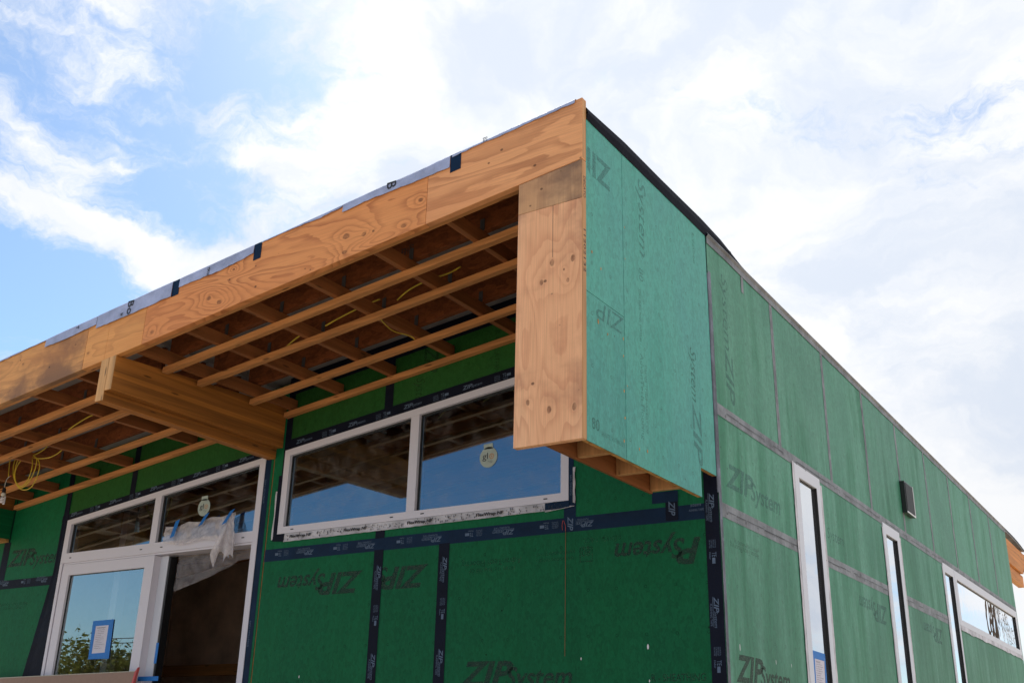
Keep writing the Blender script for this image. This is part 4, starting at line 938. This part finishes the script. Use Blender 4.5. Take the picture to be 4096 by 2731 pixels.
def notice(name, corners, inner, label, out, lines, frame_n):
    """paper notice held by four strips of blue tape; corners/inner: BL, BR, TR, TL as 3-D points"""
    t = thing(name, corners[0], label, 'notice'); o = Vector(corners[0]); out = Vector(out)
    b = MB(); P_ = [Vector(p)-o for p in inner]; big = [Vector(p)-o for p in corners]; pp = [a*.85+c*.15+out*.0008 for a, c in zip(P_, big)]
    b.add(pp, [(0,1,2,3)], M['paper'])
    ux = (P_[1]-P_[0]); uz = (P_[3]-P_[0]); L = ux.length; Hh = uz.length; ux = ux.normalized(); uz = uz.normalized()
    for k in range(lines):
        st = random.choice(('Notice to all trades on site', 'Permit card and inspection', 'Post where visible from street', 'Call before covering work'))
        b.text(st, P_[0]+ux*L*.12+uz*(Hh*(.90-.80*k/lines))+out*.0016, ux, uz, .006 if k else .012, M['black_ink'], w=L*random.uniform(.35, .78))
    b.build('paper', t)
    for i in range(4):
        j = (i+1) % 4; b = MB(); lay = out*(.002+.0006*(i % 2))
        b.add([big[i]+lay, big[j]+lay, P_[j]+lay, P_[i]+lay], [(0,1,2,3)], M['blue_tape']); b.build('tape_strip', t)
    return t
gy = FY+.028
notice('paper_notice', [(-5.985, gy, 2.150), (-5.70, gy, 2.150), (-5.712, gy, 2.484), (-6.0, gy, 2.480)], [(-5.948, gy, 2.198), (-5.770, gy, 2.203), (-5.772, gy, 2.436), (-5.950, gy, 2.434)], 'white paper notice in a border of blue tape on the glass of the sliding door', (0, -1, 0), 12, 0)
gx = -.0165
notice('paper_notice', [(gx, 3.332, 1.86), (gx, 3.66, 1.86), (gx, 3.66, 2.200), (gx, 3.338, 2.205)], [(gx, 3.40, 1.92), (gx, 3.61, 1.92), (gx, 3.635, 2.147), (gx, 3.412, 2.150)], 'white paper notice edged in blue tape on the nearest narrow side window', (1, 0, 0), 12, 0)
b = MB(); b.box(-5.24, -4.985, W-.006, W-.004, 1.955, 1.992, M['blue_tape']); tag(b.build('tape_strip'), 'strip of blue tape across the door jamb beside the drywall', 'tape')
b = MB(); b.box(-5.150, -5.118, W+.06, W+.062, 2.10, 2.27, M['blue_tape']); tag(b.build('tape_strip'), 'short upright piece of blue tape on the dark edge of the open doorway', 'tape')

# leaning drywall sheets in front of the door
dw = thing('drywall_sheet', (-6.3, 1.2, .85), 'brown backed drywall sheet leaning on edge in front of the sliding door', 'drywall')
o0 = Vector(dw.location)
def dpt(x, t, off): return tuple(Vector((x, 1.28+.32*t+off, .2+1.805*t))-o0)
b = MB(); e = lambda x: .022*(x+5.1)
b.hexa([dpt(-7.6,0,0), dpt(-5.20,0,0), dpt(-5.20,0,.016), dpt(-7.6,0,.016), dpt(-7.6,.99,0), dpt(-5.165,1.01,0), dpt(-5.165,1.01,.016), dpt(-7.6,.99,.016)], M['drywall']); b.build('face_paper', dw)
b = MB(); b.hexa([dpt(-7.6,.9905,-.001), dpt(-5.163,1.0105,-.001), dpt(-5.163,1.0105,.018), dpt(-7.6,.9905,.018), dpt(-7.6,.994,-.001), dpt(-5.163,1.014,-.001), dpt(-5.163,1.014,.018), dpt(-7.6,.994,.018)], M['drywall_edge']); b.build('top_edge', dw)
b = MB(); b.hexa([dpt(-5.198,.0,-.001), dpt(-5.175,0,-.001), dpt(-5.175,0,.022), dpt(-5.198,0,.022), dpt(-5.163,1.01,-.001), dpt(-5.14,1.03,-.001), dpt(-5.14,1.03,.022), dpt(-5.163,1.01,.022)], M['drywall_end']); b.build('end_tape', dw)

# coil of yellow cable and the temporary lamp
lamp = thing('work_lamp', (-6.58, 1.0, 3.45), 'unlit spiral bulb in a black rubber socket hanging from yellow cable at the left edge', 'lamp')
o0 = Vector(lamp.location); L_ = lambda *p: tuple(Vector(p)-o0)
b = MB(); b.tube([L_(-6.585,1,3.605), L_(-6.583,1,3.59), L_(-6.580,1,3.560)], [.012,.016,.018], M['rubber'], 14); b.build('socket', lamp, smooth=False)
b = MB(); b.tube([L_(-6.580,1,3.558), L_(-6.579,1,3.55), L_(-6.577,1,3.532), L_(-6.576,1,3.524)], [.014,.021,.020,.010], M['cfl_base'], 16); b.build('bulb_base', lamp)
b = MB(); b.tube([L_(-6.572+.019*math.cos(t*.5), 1+.019*math.sin(t*.5), 3.520-.0011*t) for t in range(56)], .0052, M['cfl'], 8); b.build('bulb_spiral', lamp, smooth=True)
b = MB(); b.tube(smoothpath([L_(-6.584,1,3.60), L_(-6.583,1,3.65), L_(-6.565,1,3.690), L_(-6.53,1,3.705)]), .0022, M['wire_white'], 6); b.tube([L_(-6.53,1,3.705), L_(-6.515,1,3.707)], .0040, M['wire_red'], 6)
b.tube(smoothpath([L_(-6.588,1,3.60), L_(-6.590,1,3.66), L_(-6.57,1,3.695), L_(-6.55,1,3.69), L_(-6.535,1,3.675)]), .002, M['rubber'], 6); b.build('lead_wire', lamp)
coil = MB(); y = 1.0
coil.tube(smoothpath([(-6.555,y,3.705),(-6.575,y,3.80),(-6.56,y-.01,3.88),(-6.50,y,3.93),(-6.42,y+.03,3.955),(-6.36,y+.08,3.985)]), .0045, M['cable'], 8)
coil.tube(smoothpath([(-6.27,y,3.862),(-6.33,y,3.888),(-6.42,y-.01,3.870),(-6.47,y,3.80),(-6.46,y,3.71),(-6.40,y,3.62),(-6.31,y,3.575),(-6.22,y,3.62),(-6.17,y,3.70),(-6.16,y,3.80),(-6.20,y,3.85),(-6.265,y,3.862)]), .0045, M['cable'], 8)
coil.tube(smoothpath([(-6.265,y-.008,3.858),(-6.36,y-.01,3.85),(-6.45,y,3.79),(-6.46,y,3.69),(-6.37,y,3.59),(-6.27,y,3.552),(-6.17,y,3.565),(-6.115,y,3.64),(-6.10,y,3.74),(-6.14,y,3.81),(-6.21,y,3.852)]), .0045, M['cable'], 8)
coil.tube(smoothpath([(-6.50,y,3.865),(-6.51,y,3.80),(-6.475,y,3.70),(-6.42,y,3.64),(-6.33,y,3.59),(-6.25,y,3.63),(-6.215,y,3.72),(-6.23,y,3.82),(-6.30,y,3.895),(-6.275,y,3.862)]), .0045, M['cable'], 8)
coil.tube(smoothpath([(-6.265,y,3.860),(-6.18,y,3.872),(-6.08,y,3.90),(-6.02,y,3.94),(-5.985,y+.03,3.985),(-5.97,y+.05,4.03)]), .005, M['cable'], 8)
coil.tube(smoothpath([(-6.25,y,3.85),(-6.15,y,3.825),(-6.0,y,3.812),(-5.88,y,3.83),(-5.80,y,3.87),(-5.795,y,3.91),(-5.83,y+.02,3.945),(-5.86,y+.05,3.96)]), .0045, M['cable'], 8)
coil.tube([(-6.31,y-.006,3.866),(-6.26,y-.006,3.861)], .009, M['rubber'], 8)
tag(coil.build('cable_coil', smooth=True), 'loose coil of yellow electrical cable tied and hung from the left soffit battens', 'cable')
def cable(pts, label, r=.0055):
    b = MB(); b.tube(smoothpath(pts), r, M['cable'], 8); tag(b.build('electrical_cable', smooth=True), label, 'cable', 'yellow cables run through the overhang')
def up(px, py, x, y, z): return (x, y, z)
exec_pts = {}
def RZ(x, z): return z+S*x
cable([(-1.40, .82, RZ(-1.40, 4.68)), (-1.50, .82, RZ(-1.50, 4.665)), (-1.66, .80, RZ(-1.66, 4.66)), (-1.80, .78, RZ(-1.80, 4.63)), (-1.92, .80, RZ(-1.92, 4.60))], 'yellow cable sagging from a hole in the rafter above the second batten from the front')
cable([(-2.08, .80, RZ(-2.08, 4.66)), (-2.25, .78, RZ(-2.25, 4.64)), (-2.42, .75, RZ(-2.42, 4.60)), (-2.52, .74, RZ(-2.52, 4.575))], 'short yellow cable running between two joists near the middle of the right bay')
cable([(-1.62, .86, RZ(-1.62, 4.60)), (-1.76, .82, RZ(-1.76, 4.56)), (-1.88, .79, RZ(-1.88, 4.53)), (-1.97, .78, RZ(-1.97, 4.525))], 'thick yellow cable resting on the second batten from the front', .007)
cable([(-2.07, .80, RZ(-2.07, 4.515)), (-2.10, .92, RZ(-2.10, 4.505)), (-2.11, 1.02, RZ(-2.11, 4.50)), (-2.08, 1.16, RZ(-2.08, 4.505)), (-2.07, 1.20, RZ(-2.07, 4.49))], 'thin yellow cable stapled along the bottom of a joist with bare ends', .004)
cable([(-2.75, .80, RZ(-2.75, 4.63)), (-2.85, .79, RZ(-2.85, 4.60)), (-2.94, .78, RZ(-2.94, 4.55)), (-2.97, .78, RZ(-2.97, 4.53))], 'yellow cable dropping between joists close to the laminated beam')
cable([(-4.95, .74, RZ(-4.95, 4.575)), (-5.08, .72, RZ(-5.08, 4.57)), (-5.24, .72, RZ(-5.24, 4.545)), (-5.34, .72, RZ(-5.34, 4.52))], 'yellow cable crossing the left bay beside the beam')
# lump of foam on the roof edge
b = MB(); vs = []
for i in range(9):
    for j in range(6):
        a = i/8*math.pi*2; q = j/5; r = .11*(1-q*.75)*(1+.25*mnoise.noise(Vector((a, q*3, 1)))); vs.append((-.10+r*.7*math.cos(a), 7.98+r*math.sin(a), 4.80+.07*q))
b.add(vs, [(i*6+j, (i+1)*6+j, (i+1)*6+j+1, i*6+j+1) for i in range(8) for j in range(5)]+[tuple(i*6+5 for i in range(8))], plain('foam', (.6, .5, .3), .8))
tag(b.build('foam_scrap'), 'small yellowish foam scrap lying on the edge of the roof', 'scrap')

# ================================================================= OUT OF FRAME, SEEN IN THE GLASS
def tree(loc, h, wd, label, leafm='leaf', conifer=False, n=7000):
    t = thing('tree', loc, label, 'tree', 'trees mirrored in the glass')
    b = MB(); b.tube([(0,0,-.1), (.03*h,0,h*.3), (.0,.02*h,h*.62), (0.02*h,0,h*.93)], [h*.035, h*.026, h*.015, h*.004], M['bark'], 9)
    for k in range(9):
        a = k*2.4; z0 = h*(.3+.06*k); L = wd*.42*(1-.06*k); b.tube([(0,0,z0), (L*.5*math.cos(a), L*.5*math.sin(a), z0+L*.35), (L*math.cos(a), L*math.sin(a), z0+L*.6)], [h*.012, h*.008, h*.003], M['bark'], 6)
    b.build('trunk', t)
    b = MB(); vs = []; fs = []
    clumps = [(random.gauss(0, .30)*wd, random.gauss(0, .30)*wd, h*random.uniform(.30, .93)) for _ in range(34)]
    for _ in range(n):
        if conifer:
            q = random.random()**.8; r = wd*.5*(1-q)**.8*(.75+.35*math.sin(q*40)); a = random.uniform(0, 6.283); p = Vector((r*math.cos(a)*random.uniform(.3, 1), r*math.sin(a)*random.uniform(.3, 1), h*(.08+.92*q)))
        else:
            c = random.choice(clumps); s_ = wd*.13; p = Vector((c[0]+random.gauss(0, s_), c[1]+random.gauss(0, s_), c[2]+random.gauss(0, s_*.8)))
        d = Vector((random.gauss(0,1), random.gauss(0,1), random.gauss(0,1))).normalized(); e = d.orthogonal().normalized(); s_ = h*random.uniform(.012, .028)
        k = len(vs); vs += [p-d*s_, p+e*s_*.6, p+d*s_, p-e*s_*.6]; fs.append((k, k+1, k+2, k+3))
    b.add(vs, fs, M[leafm]); b.build('crown', t); return t
tree((-38.2, -22.6, 0), 5.3, 3.6, 'rounded olive tree reflected at the middle of the sliding door glass')
tree((-35.4, -22.2, 0), 4.9, 3.2, 'low bushy tree reflected at the right of the sliding door glass')
tree((-41.4, -22.8, 0), 4.8, 3.4, 'dark tree reflected at the left of the sliding door glass', 'leaf2')
tree((6.6, 31.5, 0), 5.3, 1.5, 'narrow conifer reflected low in the middle side window', 'leaf', True)
def pole(loc, h, label):
    t = thing('utility_pole', loc, label, 'utility pole', 'utility poles mirrored in the glass')
    b = MB(); b.tube([(0,0,-.1), (0,0,h)], [.17, .11], M['bark'], 12); b.build('shaft', t)
    b = MB(); b.box(-1.1, 1.1, -.06, .06, h-.7, h-.55, M['bark']); b.build('crossarm', t)
    for x in (-1, -.5, .5, 1):
        b = MB(); b.tube([(x,0,h-.55), (x,0,h-.42)], [.05,.03], M['rubber'], 8); b.build('insulator', t)
pole((-12, -24, 0), 7.2, 'utility pole standing east of the trees mirrored in the door'); pole((-70, -24, 0), 7.2, 'utility pole standing west of the trees mirrored in the door')
pole((4.9, 42.0, 0), 11.5, 'tall utility pole mirrored in the long low side window'); pole((13.2, 112, 0), 14, 'distant utility pole at the far end of the side wires')
wm = plain('line_wire', (.02, .02, .025), .5)
for k, (za, zb) in enumerate(((6.65, 5.75), (6.2, 5.35), (5.9, 5.0), (5.5, 4.6))):
    b = MB(); b.tube(smoothpath([(-12+.3*k, -24, za), (-41, -24, zb+.2*(k % 2)), (-70, -24, za)], 14), .022, wm, 5)
    tag(b.build('overhead_wire'), 'dark overhead wire, %s of the four mirrored in the door glass' % ('topmost', 'second from the top', 'third from the top', 'lowest')[k], 'wire', 'wires mirrored in the door')
for k, z in enumerate((10.4, 9.2, 7.9)):
    b = MB(); b.tube(smoothpath([(4.9, 42, z), (9.3, 77, z-1.0+k*.5), (13.2, 112, z+2.4)], 14), .035, wm, 5)
    tag(b.build('overhead_wire'), 'dark overhead wire, %s of the three mirrored in the long side window' % ('topmost', 'middle one', 'lowest')[k], 'wire', 'wires mirrored in the side window')
